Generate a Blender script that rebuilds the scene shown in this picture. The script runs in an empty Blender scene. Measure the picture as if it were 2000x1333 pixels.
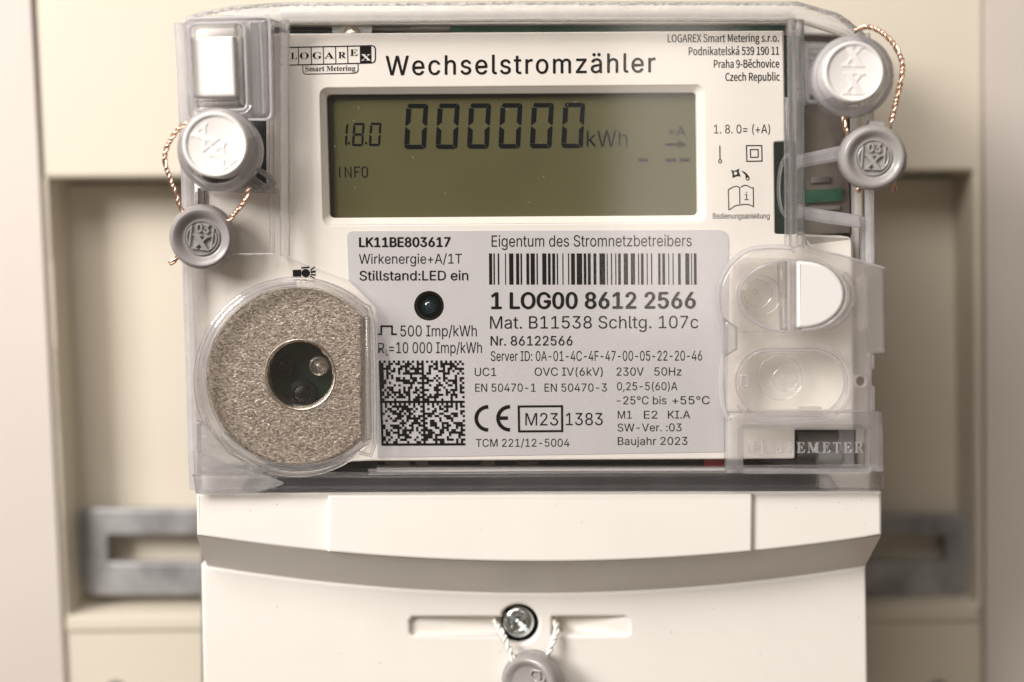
import bpy, bmesh, math, os, random
from mathutils import Vector, Matrix
from mathutils.geometry import tessellate_polygon

random.seed(7)
S = bpy.context.scene
COL = S.collection
PI = math.pi
MM = 0.001

# ------------------------------------------------------------------ camera
LENS = 50.0
DIST = 0.270
PITCH, ROLL = math.radians(4.5), math.radians(0.35)
FWD = Vector((0, math.cos(PITCH), -math.sin(PITCH)))
CAM = -FWD * DIST
ROT = Matrix.Rotation(math.radians(90) - PITCH, 3, 'X') @ Matrix.Rotation(ROLL, 3, 'Z')
cd = bpy.data.cameras.new('camera')
cam = bpy.data.objects.new('camera', cd)
COL.objects.link(cam)
cam.matrix_world = Matrix.Translation(CAM) @ ROT.to_4x4()
cd.lens = LENS
cd.sensor_width = 36
cd.clip_start = 0.01
cd.clip_end = 20
cd.dof.use_dof = True
cd.dof.focus_distance = DIST - 0.002
cd.dof.aperture_fstop = 5.6
S.camera = cam

# ------------------------------------------------------------------ world + lamps
W = bpy.data.worlds.new('World')
S.world = W
W.use_nodes = True
bg = W.node_tree.nodes['Background']
bg.inputs[0].default_value = (0.90, 0.73, 0.57, 1)
bg.inputs[1].default_value = 0.20


def area(name, loc, target, w, h, power, col):
    l = bpy.data.lights.new(name, 'AREA')
    l.shape = 'RECTANGLE'
    l.size, l.size_y, l.energy, l.color = w, h, power, col
    o = bpy.data.objects.new(name, l)
    COL.objects.link(o)
    o.location = loc
    d = Vector(target) - Vector(loc)
    o.rotation_euler = d.to_track_quat('-Z', 'Y').to_euler()
    return o


area('key_lamp', (-0.62, -0.56, 0.36), (0, 0.02, 0), 0.34, 0.34, 10.3, (1.0, 0.955, 0.915))
area('fill_lamp', (-0.26, -0.54, 0.60), (0, 0, 0), 0.5, 0.36, 5.2, (1.0, 0.955, 0.905))  # soft fill added from the upper front left, no real fixture
area('veil_lamp', (0.097, -0.62, 0.062), (0.097, 0, 0.062), 0.066, 0.20, 0.118, (1.0, 0.9, 0.8))  # unseen lamp added to throw the veil reflection onto the clear pane

S.view_settings.view_transform = 'Standard'
S.view_settings.look = 'None'
S.view_settings.exposure = 0.0
S.view_settings.gamma = 1.0
S.render.film_transparent = False
cy = S.cycles
cy.max_bounces = 16
cy.transparent_max_bounces = 40
cy.transmission_bounces = 14
cy.diffuse_bounces = 5
cy.glossy_bounces = 6
cy.sample_clamp_indirect = 6.0
cy.blur_glossy = 0.3
cy.use_denoising = True

# ------------------------------------------------------------------ photo pixel -> point on a plane of the real object
FPX = LENS / 36.0 * 2000.0


def at(px, py, y=0.0):
    d = ROT @ Vector(((px - 1000.0) / FPX, -(py - 666.5) / FPX, -1.0))
    t = (y - CAM.y) / d.y
    return CAM + d * t


def mmpx(y=0.0):
    return (at(1001, 666, y) - at(1000, 666, y)).length


# ------------------------------------------------------------------ materials
def new_mat(name):
    m = bpy.data.materials.new(name)
    m.use_nodes = True
    nt = m.node_tree
    nt.nodes.clear()
    out = nt.nodes.new('ShaderNodeOutputMaterial')
    return m, nt, out


def noise(nt, scale, detail=3.0, rough=0.6):
    tc = nt.nodes.new('ShaderNodeTexCoord')
    n = nt.nodes.new('ShaderNodeTexNoise')
    n.inputs['Scale'].default_value = scale
    n.inputs['Detail'].default_value = detail
    n.inputs['Roughness'].default_value = rough
    nt.links.new(tc.outputs['Object'], n.inputs['Vector'])
    return n


def ramp(nt, src, a, b, c0, c1):
    r = nt.nodes.new('ShaderNodeValToRGB')
    r.color_ramp.elements[0].position, r.color_ramp.elements[1].position = a, b
    r.color_ramp.elements[0].color = (*c0, 1)
    r.color_ramp.elements[1].color = (*c1, 1)
    nt.links.new(src, r.inputs[0])
    return r


def bump(nt, src, strength, dist):
    b = nt.nodes.new('ShaderNodeBump')
    b.inputs['Strength'].default_value = strength
    b.inputs['Distance'].default_value = dist
    nt.links.new(src, b.inputs['Height'])
    return b


def solid(name, col, rough=0.4, metal=0.0, var=0.06, vscale=60, bstr=0.0, bscale=4000, bdist=0.00005,
          spec=0.5, specks=None, coat=0.0):
    m, nt, out = new_mat(name)
    p = nt.nodes.new('ShaderNodeBsdfPrincipled')
    p.inputs['Roughness'].default_value = rough
    p.inputs['Metallic'].default_value = metal
    p.inputs['Specular IOR Level'].default_value = spec
    p.inputs['Coat Weight'].default_value = coat
    n = noise(nt, vscale, 4)
    c0 = tuple(c * (1 - var) for c in col)
    c1 = tuple(min(1, c * (1 + var)) for c in col)
    r = ramp(nt, n.outputs['Fac'], 0.3, 0.7, c0, c1)
    last = r.outputs[0]
    if specks:
        n2 = noise(nt, specks[0], 2, 0.5)
        r2 = ramp(nt, n2.outputs['Fac'], specks[1], specks[1] + 0.02, (0, 0, 0), (1, 1, 1))
        mx = nt.nodes.new('ShaderNodeMix')
        mx.data_type = 'RGBA'
        mx.inputs[7].default_value = (*specks[2], 1)
        nt.links.new(r2.outputs[0], mx.inputs[0])
        nt.links.new(last, mx.inputs[6])
        last = mx.outputs[2]
    nt.links.new(last, p.inputs['Base Color'])
    if bstr:
        n3 = noise(nt, bscale, 2)
        b = bump(nt, n3.outputs['Fac'], bstr, bdist)
        nt.links.new(b.outputs[0], p.inputs['Normal'])
    nt.links.new(p.outputs[0], out.inputs[0])
    return m


def clear(name, haze=0.03, haze_col=(0.9, 0.88, 0.9), rough=0.02, refract=0.0, rrough=0.03, bstr=0.0, bscale=3000,
          bdist=0.0002, aniso=None, tint=(0.985, 0.985, 0.985), hvar=0.0):
    """clear moulded plastic: a thin transparent body, some refraction, some milky scatter, fresnel reflection"""
    m, nt, out = new_mat(name)
    N, L = nt.nodes, nt.links
    tr = N.new('ShaderNodeBsdfTransparent')
    tr.inputs[0].default_value = (*tint, 1)
    body = tr.outputs[0]
    nrm = None
    if bstr:
        tc = N.new('ShaderNodeTexCoord')
        mp = N.new('ShaderNodeMapping')
        if aniso:
            mp.inputs['Scale'].default_value = aniso
        n = N.new('ShaderNodeTexNoise')
        n.inputs['Scale'].default_value = bscale
        n.inputs['Detail'].default_value = 2
        L.new(tc.outputs['Object'], mp.inputs[0])
        L.new(mp.outputs[0], n.inputs['Vector'])
        b = bump(nt, n.outputs['Fac'], bstr, bdist)
        nrm = b.outputs[0]
    if refract > 0:
        rf = N.new('ShaderNodeBsdfRefraction')
        rf.inputs['IOR'].default_value = 1.46
        rf.inputs['Roughness'].default_value = rrough
        if nrm:
            L.new(nrm, rf.inputs['Normal'])
        mx = N.new('ShaderNodeMixShader')
        mx.inputs[0].default_value = refract
        L.new(body, mx.inputs[1])
        L.new(rf.outputs[0], mx.inputs[2])
        body = mx.outputs[0]
    if haze > 0:
        df = N.new('ShaderNodeBsdfDiffuse')
        df.inputs[0].default_value = (*haze_col, 1)
        tl = N.new('ShaderNodeBsdfTranslucent')
        tl.inputs[0].default_value = (*haze_col, 1)
        if nrm:
            L.new(nrm, df.inputs['Normal'])
        m1 = N.new('ShaderNodeMixShader')
        m1.inputs[0].default_value = 0.62
        L.new(df.outputs[0], m1.inputs[1])
        L.new(tl.outputs[0], m1.inputs[2])
        m2 = N.new('ShaderNodeMixShader')
        m2.inputs[0].default_value = haze
        if hvar:
            hn = noise(nt, 120, 3)
            mr = N.new('ShaderNodeMapRange')
            mr.inputs[1].default_value, mr.inputs[2].default_value = 0.3, 0.7
            mr.inputs[3].default_value, mr.inputs[4].default_value = haze * (1 - hvar), min(1, haze * (1 + hvar))
            L.new(hn.outputs['Fac'], mr.inputs[0])
            L.new(mr.outputs[0], m2.inputs[0])
        L.new(body, m2.inputs[1])
        L.new(m1.outputs[0], m2.inputs[2])
        body = m2.outputs[0]
    gl = N.new('ShaderNodeBsdfGlossy')
    gl.inputs['Roughness'].default_value = rough
    fr = N.new('ShaderNodeFresnel')
    geo = N.new('ShaderNodeNewGeometry')
    mr = N.new('ShaderNodeMapRange')
    mr.inputs[3].default_value, mr.inputs[4].default_value = 1.49, 1 / 1.49
    L.new(geo.outputs['Backfacing'], mr.inputs[0])
    L.new(mr.outputs[0], fr.inputs['IOR'])
    if nrm:
        L.new(nrm, gl.inputs['Normal'])
    m3 = N.new('ShaderNodeMixShader')
    L.new(fr.outputs[0], m3.inputs[0])
    L.new(body, m3.inputs[1])
    L.new(gl.outputs[0], m3.inputs[2])
    L.new(m3.outputs[0], out.inputs[0])
    return m


M = {}
M['ivory'] = solid('ivory_plastic', (0.765, 0.735, 0.69), 0.42, var=0.025, vscale=45, bstr=0.22, bscale=3600,
                   bdist=0.00004, specks=(1500, 0.765, (0.42, 0.36, 0.28)))
M['plate'] = solid('ivory_face_plastic', (0.79, 0.745, 0.69), 0.45, var=0.015, vscale=90, bstr=0.1, bscale=6000,
                   bdist=0.00002)
M['white'] = solid('white_plastic', (0.725, 0.705, 0.69), 0.38, var=0.015, vscale=120, bstr=0.08, bscale=4000,
                   bdist=0.00003)
M['silver'] = solid('silver_label_film', (0.585, 0.565, 0.575), 0.36, metal=0.12, var=0.02, vscale=200, bstr=0.12,
                    bscale=9000, bdist=0.00001)
M['ink'] = solid('black_ink', (0.006, 0.006, 0.007), 0.6, var=0.1, spec=0.06)
M['lcd'] = solid('green_lcd_glass', (0.088, 0.084, 0.038), 0.6, var=0.05, vscale=90, bstr=0.06, bscale=9000,
                 bdist=0.00001, spec=0.1)
M['lcd_rim'] = solid('black_lcd_gasket_shade', (0.014, 0.013, 0.009), 0.5)
M['seg'] = solid('lcd_segment_black', (0.004, 0.006, 0.008), 0.6, spec=0.03)
M['seg_soft'] = solid('lcd_segment_faint', (0.004, 0.004, 0.005), 0.6, spec=0.03)
M['pcb'] = solid('green_circuit_board', (0.03, 0.115, 0.072), 0.35, var=0.3, vscale=160)
M['pcb_grey'] = solid('grey_green_circuit_board', (0.030, 0.075, 0.055), 0.35, var=0.3, vscale=160)
M['pcb_dark'] = solid('dark_green_circuit_board', (0.003, 0.013, 0.008), 0.3, var=0.4, vscale=200)
M['black'] = solid('black_plastic', (0.010, 0.010, 0.011), 0.35, var=0.2, vscale=200)
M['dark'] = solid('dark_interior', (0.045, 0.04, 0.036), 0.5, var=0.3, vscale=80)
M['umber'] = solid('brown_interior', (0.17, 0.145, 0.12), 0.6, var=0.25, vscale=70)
M['red'] = solid('red_component', (0.35, 0.03, 0.035), 0.35, var=0.2)
M['grey_metal'] = solid('grey_metal', (0.36, 0.35, 0.34), 0.3, metal=0.9, var=0.1, vscale=150)
M['post_grey'] = solid('grey_post_plastic', (0.30, 0.295, 0.29), 0.3, var=0.15, vscale=90)
M['chrome'] = solid('zinc_screw_metal', (0.60, 0.64, 0.64), 0.2, metal=1.0, var=0.15, vscale=900, bstr=0.2, bscale=1500,
                    bdist=0.00008)
M['lead'] = solid('grey_seal_plastic', (0.30, 0.285, 0.275), 0.24, var=0.05, vscale=250, bstr=0.3, bscale=1100,
                  bdist=0.00009)
M['lead_dark'] = solid('dull_grey_seal_plastic', (0.28, 0.262, 0.257), 0.28, var=0.05, vscale=250, bstr=0.15,
                       bscale=1800, bdist=0.00004)
M['copper'] = solid('copper_wire', (0.80, 0.56, 0.44), 0.3, metal=1.0, var=0.15, vscale=800)
M['white_wire'] = solid('white_wire_sheath', (0.82, 0.79, 0.73), 0.35, var=0.03)
M['cream'] = solid('cream_board_plastic', (0.615, 0.56, 0.468), 0.5, var=0.03, vscale=14, bstr=0.08, bscale=700,
                   bdist=0.0002)
M['cabinet'] = solid('grey_white_cabinet_paint', (0.57, 0.515, 0.475), 0.5, var=0.04, vscale=9)
M['galv'] = solid('galvanized_steel', (0.30, 0.30, 0.305), 0.45, metal=0.4, var=0.38, vscale=110)
M['clear'] = clear('clear_cover_plastic', 0.0, rough=0.11)
M['flange'] = clear('clear_flange_plastic', 0.20, (0.88, 0.86, 0.88), 0.09, 0.3, 0.12, 0.45, 900, 0.00022, hvar=0.35)
M['milky'] = clear('milky_edge_plastic', 0.5, (0.90, 0.88, 0.91), 0.08, 0.3, 0.1, 0.4, 800, 0.0002, hvar=0.3)
M['latch'] = clear('cloudy_latch_plastic', 0.24, (0.80, 0.76, 0.73), 0.2, 0.25, 0.1, 0.2, 900, 0.0001, hvar=0.3)
M['frost'] = clear('frosted_cover_plastic', 0.16, (0.85, 0.83, 0.84), 0.2, 0.6, 0.22, 0.9, 1500, 0.00035, hvar=0.4)
M['smoke'] = clear('dark_frosted_cover_plastic', 0.05, (0.80, 0.78, 0.80), 0.3, 0.4, 0.25, 0.6, 2200, 0.0002, hvar=0.4)
M['glass'] = clear('glossy_clear_plastic', 0.12, (0.88, 0.86, 0.88), 0.04, 0.5, 0.03)
M['ridge'] = clear('moulded_ridge_plastic', 0.14, (0.9, 0.88, 0.9), 0.10, 0.4, 0.06, 0.5, 500, 0.0003, (1, 1, 0.35))
M['raised'] = clear('raised_clear_plastic', 0.36, (0.9, 0.88, 0.9), 0.08, 0.3, 0.1)
M['pocket'] = clear('pocket_clear_plastic', 0.17, (0.88, 0.86, 0.88), 0.05, 0.4, 0.04)
M['collar'] = clear('clear_seal_collar_plastic', 0.24, (0.94, 0.92, 0.95), 0.05, 0.5, 0.05)
M['teal'] = solid('teal_glint_plastic', (0.03, 0.065, 0.075), 0.2)
M['sensor'] = solid('dark_sensor_plastic', (0.004, 0.005, 0.006), 0.35, var=0.2, vscale=300, spec=0.25)
M['lens'] = solid('dark_lens', (0.008, 0.020, 0.025), 0.06, var=0.3, vscale=300, coat=1.0)


def metal_plate():
    m, nt, out = new_mat('sintered_metal')
    p = nt.nodes.new('ShaderNodeBsdfPrincipled')
    p.inputs['Metallic'].default_value = 0.9
    p.inputs['Roughness'].default_value = 0.34
    tc = nt.nodes.new('ShaderNodeTexCoord')
    mp = nt.nodes.new('ShaderNodeMapping')
    mp.inputs['Rotation'].default_value = (0, math.radians(-38), 0)
    mp.inputs['Scale'].default_value = (0.72, 1, 1.1)
    nt.links.new(tc.outputs['Object'], mp.inputs[0])
    n = nt.nodes.new('ShaderNodeTexNoise')
    n.inputs['Scale'].default_value = 2800
    n.inputs['Detail'].default_value = 3
    nt.links.new(mp.outputs[0], n.inputs['Vector'])
    vo = nt.nodes.new('ShaderNodeTexVoronoi')
    vo.inputs['Scale'].default_value = 3700
    nt.links.new(mp.outputs[0], vo.inputs['Vector'])
    sep = nt.nodes.new('ShaderNodeSeparateColor')
    nt.links.new(vo.outputs['Color'], sep.inputs[0])
    add = nt.nodes.new('ShaderNodeMath')
    add.operation = 'MULTIPLY_ADD'
    add.inputs[1].default_value = 0.55
    nt.links.new(sep.outputs[0], add.inputs[0])
    nt.links.new(n.outputs['Fac'], add.inputs[2])
    r = ramp(nt, add.outputs[0], 0.48, 1.05, (0.33, 0.275, 0.23), (0.80, 0.70, 0.605))
    nt.links.new(r.outputs[0], p.inputs['Base Color'])
    b = bump(nt, add.outputs[0], 0.6, 0.00012)
    nt.links.new(b.outputs[0], p.inputs['Normal'])
    nt.links.new(p.outputs[0], out.inputs[0])
    return m


M['sinter'] = metal_plate()
M['bright_metal'] = solid('bright_turned_metal', (0.78, 0.70, 0.60), 0.22, metal=1.0, var=0.1, vscale=600)


# ------------------------------------------------------------------ mesh helpers
class MB:
    def __init__(self):
        self.v, self.f = [], []

    def add(self, vs, fs):
        o = len(self.v)
        self.v += [Vector(p) for p in vs]
        self.f += [tuple(i + o for i in f) for f in fs]
        return self

    def merge(self, other):
        return self.add(other.v, other.f)


def base_of(parent):
    b = Vector((0, 0, 0))
    while parent is not None:
        b += parent.location
        parent = parent.parent
    return b


def link(name, me, mat, parent=None, smooth=30):
    for p in me.polygons:
        p.use_smooth = smooth is not None
    if smooth is not None:
        me.set_sharp_from_angle(angle=math.radians(smooth))
    me.materials.clear()
    me.materials.append(M[mat])
    o = bpy.data.objects.new(name, me)
    COL.objects.link(o)
    if parent is not None:
        b = base_of(parent)
        me.transform(Matrix.Translation(-b))
        o.parent = parent
    return o


def build(name, mb, mat, parent=None, smooth=30):
    me = bpy.data.meshes.new(name)
    me.from_pydata([tuple(v) for v in mb.v], [], mb.f)
    bm = bmesh.new()
    bm.from_mesh(me)
    bmesh.ops.recalc_face_normals(bm, faces=bm.faces)
    bm.to_mesh(me)
    bm.free()
    return link(name, me, mat, parent, smooth)


def thing(name, label, cat, loc, group=None):
    o = bpy.data.objects.new(name, None)
    o.empty_display_size = 0.01
    COL.objects.link(o)
    o.location = loc
    o['label'], o['category'] = label, cat
    if group:
        o['group'] = group
    return o


def curve_mesh(loops2d, thick, bev, res=2):
    cu = bpy.data.curves.new('outline', 'CURVE')
    cu.dimensions = '2D'
    cu.fill_mode = 'BOTH'
    for lp in loops2d:
        sp = cu.splines.new('POLY')
        sp.points.add(len(lp) - 1)
        for i, (x, z) in enumerate(lp):
            sp.points[i].co = (x, z, 0, 1)
        sp.use_cyclic_u = True
    if bev > 0:
        cu.bevel_depth = bev
        cu.bevel_resolution = res
        cu.offset = -bev
    cu.extrude = max(0, thick / 2 - bev)
    ob = bpy.data.objects.new('outline', cu)
    COL.objects.link(ob)
    dg = bpy.context.evaluated_depsgraph_get()
    me = bpy.data.meshes.new_from_object(ob.evaluated_get(dg))
    bpy.data.objects.remove(ob)
    bpy.data.curves.remove(cu)
    return me


def slab_mesh(loops, yf, thick, bev=0.0, res=2):
    """solid plate: outline loops in photo pixels on the plane y=yf, going back by `thick`"""
    l2 = []
    for lp in loops:
        q = []
        for (px, py) in lp:
            w = at(px, py, yf)
            q.append((w.x, w.z))
        l2.append(q)
    me = curve_mesh(l2, thick, bev, res)
    me.transform(Matrix.Translation((0, yf + thick / 2, 0)) @ Matrix.Rotation(PI / 2, 4, 'X'))
    bm = bmesh.new()
    bm.from_mesh(me)
    bmesh.ops.remove_doubles(bm, verts=bm.verts, dist=1e-6)
    bmesh.ops.recalc_face_normals(bm, faces=bm.faces)
    bm.to_mesh(me)
    bm.free()
    return me


def slab(name, loops, yf, thick, mat, parent, bev=0.0, res=2, smooth=40):
    if not isinstance(loops[0][0], (tuple, list)):
        loops = [loops]
    o = link(name, slab_mesh(loops, yf, thick, bev, res), mat, parent, smooth)
    bm = bmesh.new()                      # keep the flat front and back truly flat
    bm.from_mesh(o.data)
    bm.normal_update()
    for e in bm.edges:
        k = [abs(f.normal.y) > 0.9995 for f in e.link_faces]
        if len(k) == 2 and k[0] != k[1]:
            e.smooth = False
    bm.to_mesh(o.data)
    bm.free()
    return o


def flat(name, polys, y, mat, parent):
    """flat print: polygons in photo pixels on plane y"""
    mb = MB()
    for i, p in enumerate(polys):
        mb.add([at(a, b, y - (i % 6) * 0.000003) for a, b in p], [tuple(range(len(p)))])
    return build(name, mb, mat, parent, None)


def circ(cx, cy, rx, ry=None, n=48, a0=0.0, a1=2 * PI, closed=True):
    ry = rx if ry is None else ry
    m = n if closed else n + 1
    return [(cx + rx * math.cos(a0 + (a1 - a0) * i / n), cy + ry * math.sin(a0 + (a1 - a0) * i / n)) for i in range(m)]


def rr(x0, y0, x1, y1, r, n=6):
    if not isinstance(r, (list, tuple)):
        r = (r,) * 4
    out = []
    for (cx, cy_, a, q) in ((x1 - r[0], y0 + r[0], -PI / 2, r[0]), (x1 - r[1], y1 - r[1], 0, r[1]),
                            (x0 + r[2], y1 - r[2], PI / 2, r[2]), (x0 + r[3], y0 + r[3], PI, r[3])):
        if q <= 0.01:
            out.append((cx, cy_))
        else:
            out += [(cx + q * math.cos(a + PI / 2 * i / n), cy_ + q * math.sin(a + PI / 2 * i / n)) for i in range(n + 1)]
    return out


def quad_warp(pts, src, dst):
    """bilinear map of pts from the box src (x0,y0,x1,y1) to the four corners dst (tl,tr,br,bl)"""
    x0, y0, x1, y1 = src
    out = []
    for x, y in pts:
        u, v = (x - x0) / (x1 - x0), (y - y0) / (y1 - y0)
        a = Vector(dst[0]).lerp(Vector(dst[1]), u)
        b = Vector(dst[3]).lerp(Vector(dst[2]), u)
        c = a.lerp(b, v)
        out.append((c.x, c.y))
    return out


def fillet(pts, r, n=5):
    """round the corners of a closed pixel polygon; r is one radius or one per corner"""
    out = []
    k = len(pts)
    for i in range(k):
        p, a, b = Vector(pts[i]), Vector(pts[i - 1]), Vector(pts[(i + 1) % k])
        q = r[i] if isinstance(r, (list, tuple)) else r
        if q <= 0:
            out.append((p.x, p.y))
            continue
        da, db = (a - p), (b - p)
        d = min(q, da.length * 0.48, db.length * 0.48)
        s, e = p + da.normalized() * d, p + db.normalized() * d
        for j in range(n + 1):
            t = j / n
            w = s.lerp(p, t).lerp(p.lerp(e, t), t)
            out.append((w.x, w.y))
    return out


def catmull(pts, per=8, closed=False):
    P = [Vector(p) for p in pts]
    n = len(P)
    out = []
    rng = n if closed else n - 1
    for i in range(rng):
        if closed:
            p0, p1, p2, p3 = P[i - 1], P[i], P[(i + 1) % n], P[(i + 2) % n]
        else:
            p0, p1, p2, p3 = P[max(0, i - 1)], P[i], P[i + 1], P[min(n - 1, i + 2)]
        for j in range(per):
            t = j / per
            out.append(0.5 * ((2 * p1) + (p2 - p0) * t + (2 * p0 - 5 * p1 + 4 * p2 - p3) * t * t + (3 * p1 - p0 - 3 * p2 + p3) * t ** 3))
    if not closed:
        out.append(P[-1])
    return out


def tube(path, rad, sides=8, closed=False, flatten=1.0):
    """tube along world points; flatten <1 squashes it along y"""
    P = [Vector(p) for p in path]
    n = len(P)
    mb = MB()
    ref = Vector((0, -1, 0))
    rings = []
    for i in range(n):
        if closed:
            t = (P[(i + 1) % n] - P[i - 1])
        else:
            t = P[min(n - 1, i + 1)] - P[max(0, i - 1)]
        t.normalize()
        a = ref - t * ref.dot(t)
        if a.length < 1e-4:
            a = Vector((1, 0, 0)) - t * t.x
        a.normalize()
        b = t.cross(a)
        r = rad[i] if isinstance(rad, (list, tuple)) else rad
        rings.append([P[i] + (a * math.cos(2 * PI * k / sides) * flatten + b * math.sin(2 * PI * k / sides)) * r for k in range(sides)])
    vs = [p for r in rings for p in r]
    fs = []
    m = n if closed else n - 1
    for i in range(m):
        j = (i + 1) % n
        for k in range(sides):
            l = (k + 1) % sides
            fs.append((i * sides + k, i * sides + l, j * sides + l, j * sides + k))
    if not closed:
        fs.append(tuple(range(sides)))
        fs.append(tuple((n - 1) * sides + k for k in reversed(range(sides))))
    return mb.add(vs, fs)


def ptube(pts, rpx, y, sides=8, closed=False, flatten=1.0, smooth_per=0):
    p = [at(a, b, y) for a, b in pts]
    if smooth_per:
        p = catmull(p, smooth_per, closed)
    return tube(p, rpx * mmpx(y), sides, closed, flatten)


def strip(pts, w, closed=False):
    """a mitred flat line in pixels -> list of quads sharing one plane without overlap"""
    P = [Vector(p) for p in pts]
    n = len(P)
    L, R = [], []
    for i in range(n):
        a = P[i - 1] if (i > 0 or closed) else None
        b = P[(i + 1) % n] if (i < n - 1 or closed) else None
        d0 = (P[i] - a).normalized() if a is not None else None
        d1 = (b - P[i]).normalized() if b is not None else None
        if d0 is None:
            d0 = d1
        if d1 is None:
            d1 = d0
        n0, n1 = Vector((-d0.y, d0.x)), Vector((-d1.y, d1.x))
        m = (n0 + n1)
        m = m.normalized() if m.length > 1e-6 else n0
        k = w / 2 / max(0.35, m.dot(n0))
        L.append(P[i] + m * k)
        R.append(P[i] - m * k)
    out = []
    for i in range(n if closed else n - 1):
        j = (i + 1) % n
        out.append([tuple(L[i]), tuple(L[j]), tuple(R[j]), tuple(R[i])])
    return out


def lathe(profile, n=48, caps=True):
    """profile [(r, depth)] in metres round the y axis; front is -y"""
    mb = MB()
    vs, fs = [], []
    for r, d in profile:
        for i in range(n):
            a = 2 * PI * i / n
            vs.append(Vector((r * math.cos(a), d, r * math.sin(a))))
    for k in range(len(profile) - 1):
        for i in range(n):
            j = (i + 1) % n
            fs.append((k * n + i, k * n + j, (k + 1) * n + j, (k + 1) * n + i))
    if caps and profile[0][0] > 2e-6:
        fs.append(tuple(range(n)))
    if caps and profile[-1][0] > 2e-6:
        fs.append(tuple((len(profile) - 1) * n + i for i in range(n)))
    mb.add(vs, fs)
    return mb


def placed(mb, mat4):
    mb.v = [mat4 @ v for v in mb.v]
    return mb


def loft(loops, closed_ends=(False, False)):
    mb = MB()
    n = len(loops[0])
    vs = [p for l in loops for p in l]
    fs = []
    for k in range(len(loops) - 1):
        for i in range(n):
            j = (i + 1) % n
            fs.append((k * n + i, k * n + j, (k + 1) * n + j, (k + 1) * n + i))
    if closed_ends[0]:
        fs.append(tuple(range(n)))
    if closed_ends[1]:
        fs.append(tuple((len(loops) - 1) * n + i for i in range(n)))
    return mb.add(vs, fs)


# ------------------------------------------------------------------ lettering
FONT_DIR = bpy.utils.system_resource('DATAFILES', path='fonts') or ''
FONTS = {}


def font(key):
    if key not in FONTS:
        files = {'sans': 'Inter.woff2', 'serif': 'NotoSansMath-Regular.woff2', 'noto': 'Noto Sans CJK Regular.woff2',
                 'mono': 'DejaVuSansMono.woff2'}
        try:
            FONTS[key] = bpy.data.fonts.load(os.path.join(FONT_DIR, files[key]))
        except Exception:
            FONTS[key] = None
    return FONTS[key]


def serif(s):
    out = ''
    if font('serif') is None:
        return s
    for ch in s:
        if 'A' <= ch <= 'Z':
            out += chr(0x1D400 + ord(ch) - 65)
        elif 'a' <= ch <= 'z':
            out += chr(0x1D41A + ord(ch) - 97)
        else:
            out += ch
    return out


def glyphs(s, fkey='sans', weight=0.0, space=1.0, extrude=0.0, bev=0.0, res=3):
    c = bpy.data.curves.new('lettering', 'FONT')
    c.body = s
    f = font(fkey)
    if f is not None:
        c.font = f
    c.resolution_u = res
    c.space_character = space
    c.offset = weight
    c.fill_mode = 'BOTH' if extrude else 'FRONT'
    c.extrude = extrude
    c.bevel_depth = bev
    c.bevel_resolution = 1
    ob = bpy.data.objects.new('lettering', c)
    me = ob.to_mesh()
    v = [tuple(p.co) for p in me.vertices]
    fs = [tuple(p.vertices) for p in me.polygons]
    ob.to_mesh_clear()
    bpy.data.objects.remove(ob)
    bpy.data.curves.remove(c)
    return v, fs


def outlines(s, fkey='sans', space=1.0, res=4):
    c = bpy.data.curves.new('lettering', 'FONT')
    c.body = s
    f = font(fkey)
    if f is not None:
        c.font = f
    c.space_character = space
    ob = bpy.data.objects.new('lettering', c)
    cu = ob.to_curve(bpy.context.evaluated_depsgraph_get())
    loops = []
    for sp in cu.splines:
        pts, bp = [], sp.bezier_points
        n = len(bp)
        for i in range(n):
            a, b = bp[i], bp[(i + 1) % n]
            straight = (a.handle_right - a.co).cross(b.co - a.co).length < 1e-5 and (b.handle_left - b.co).cross(b.co - a.co).length < 1e-5
            m = 1 if straight else res
            for j in range(m):
                t = j / m
                pts.append(a.co * (1 - t) ** 3 + a.handle_right * 3 * t * (1 - t) ** 2 + b.handle_left * 3 * t * t * (1 - t) + b.co * t ** 3)
        if len(pts) > 2:
            loops.append([Vector((q.x, q.y, 0)) for q in pts])
    ob.to_curve_clear()
    bpy.data.objects.remove(ob)
    bpy.data.curves.remove(c)
    return loops


def signed(l):
    return sum(a.x * b.y - b.x * a.y for a, b in zip(l, l[1:] + l[:1])) / 2


def inside(p, l):
    r = False
    for a, b in zip(l, l[1:] + l[:1]):
        if (a.y > p.y) != (b.y > p.y) and p.x < (b.x - a.x) * (p.y - a.y) / (b.y - a.y) + a.x:
            r = not r
    return r


def filled(s, fkey='sans', space=1.0):
    loops = outlines(s, fkey, space)
    big = max(loops, key=lambda l: abs(signed(l)))
    sg = 1 if signed(big) > 0 else -1
    outer = [l for l in loops if signed(l) * sg > 0]
    holes = {i: [] for i in range(len(outer))}
    for h in (l for l in loops if signed(l) * sg < 0):
        c = [i for i, o in enumerate(outer) if inside(h[0], o)]
        if c:
            holes[min(c, key=lambda i: abs(signed(outer[i])))].append(h)
    v, fs = [], []
    for i, o in enumerate(outer):
        polys = [o] + holes[i]
        base = len(v)
        v += [(p.x, p.y, i % 4) for l in polys for p in l]
        fs += [tuple(base + k for k in t) for t in tessellate_polygon(polys)]
    return v, fs


CAPS = {}


def cap(fkey):
    if fkey not in CAPS:
        v, _ = glyphs(serif('H') if fkey == 'serif' else 'H', fkey)
        CAPS[fkey] = max(p[1] for p in v)
    return CAPS[fkey]


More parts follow.
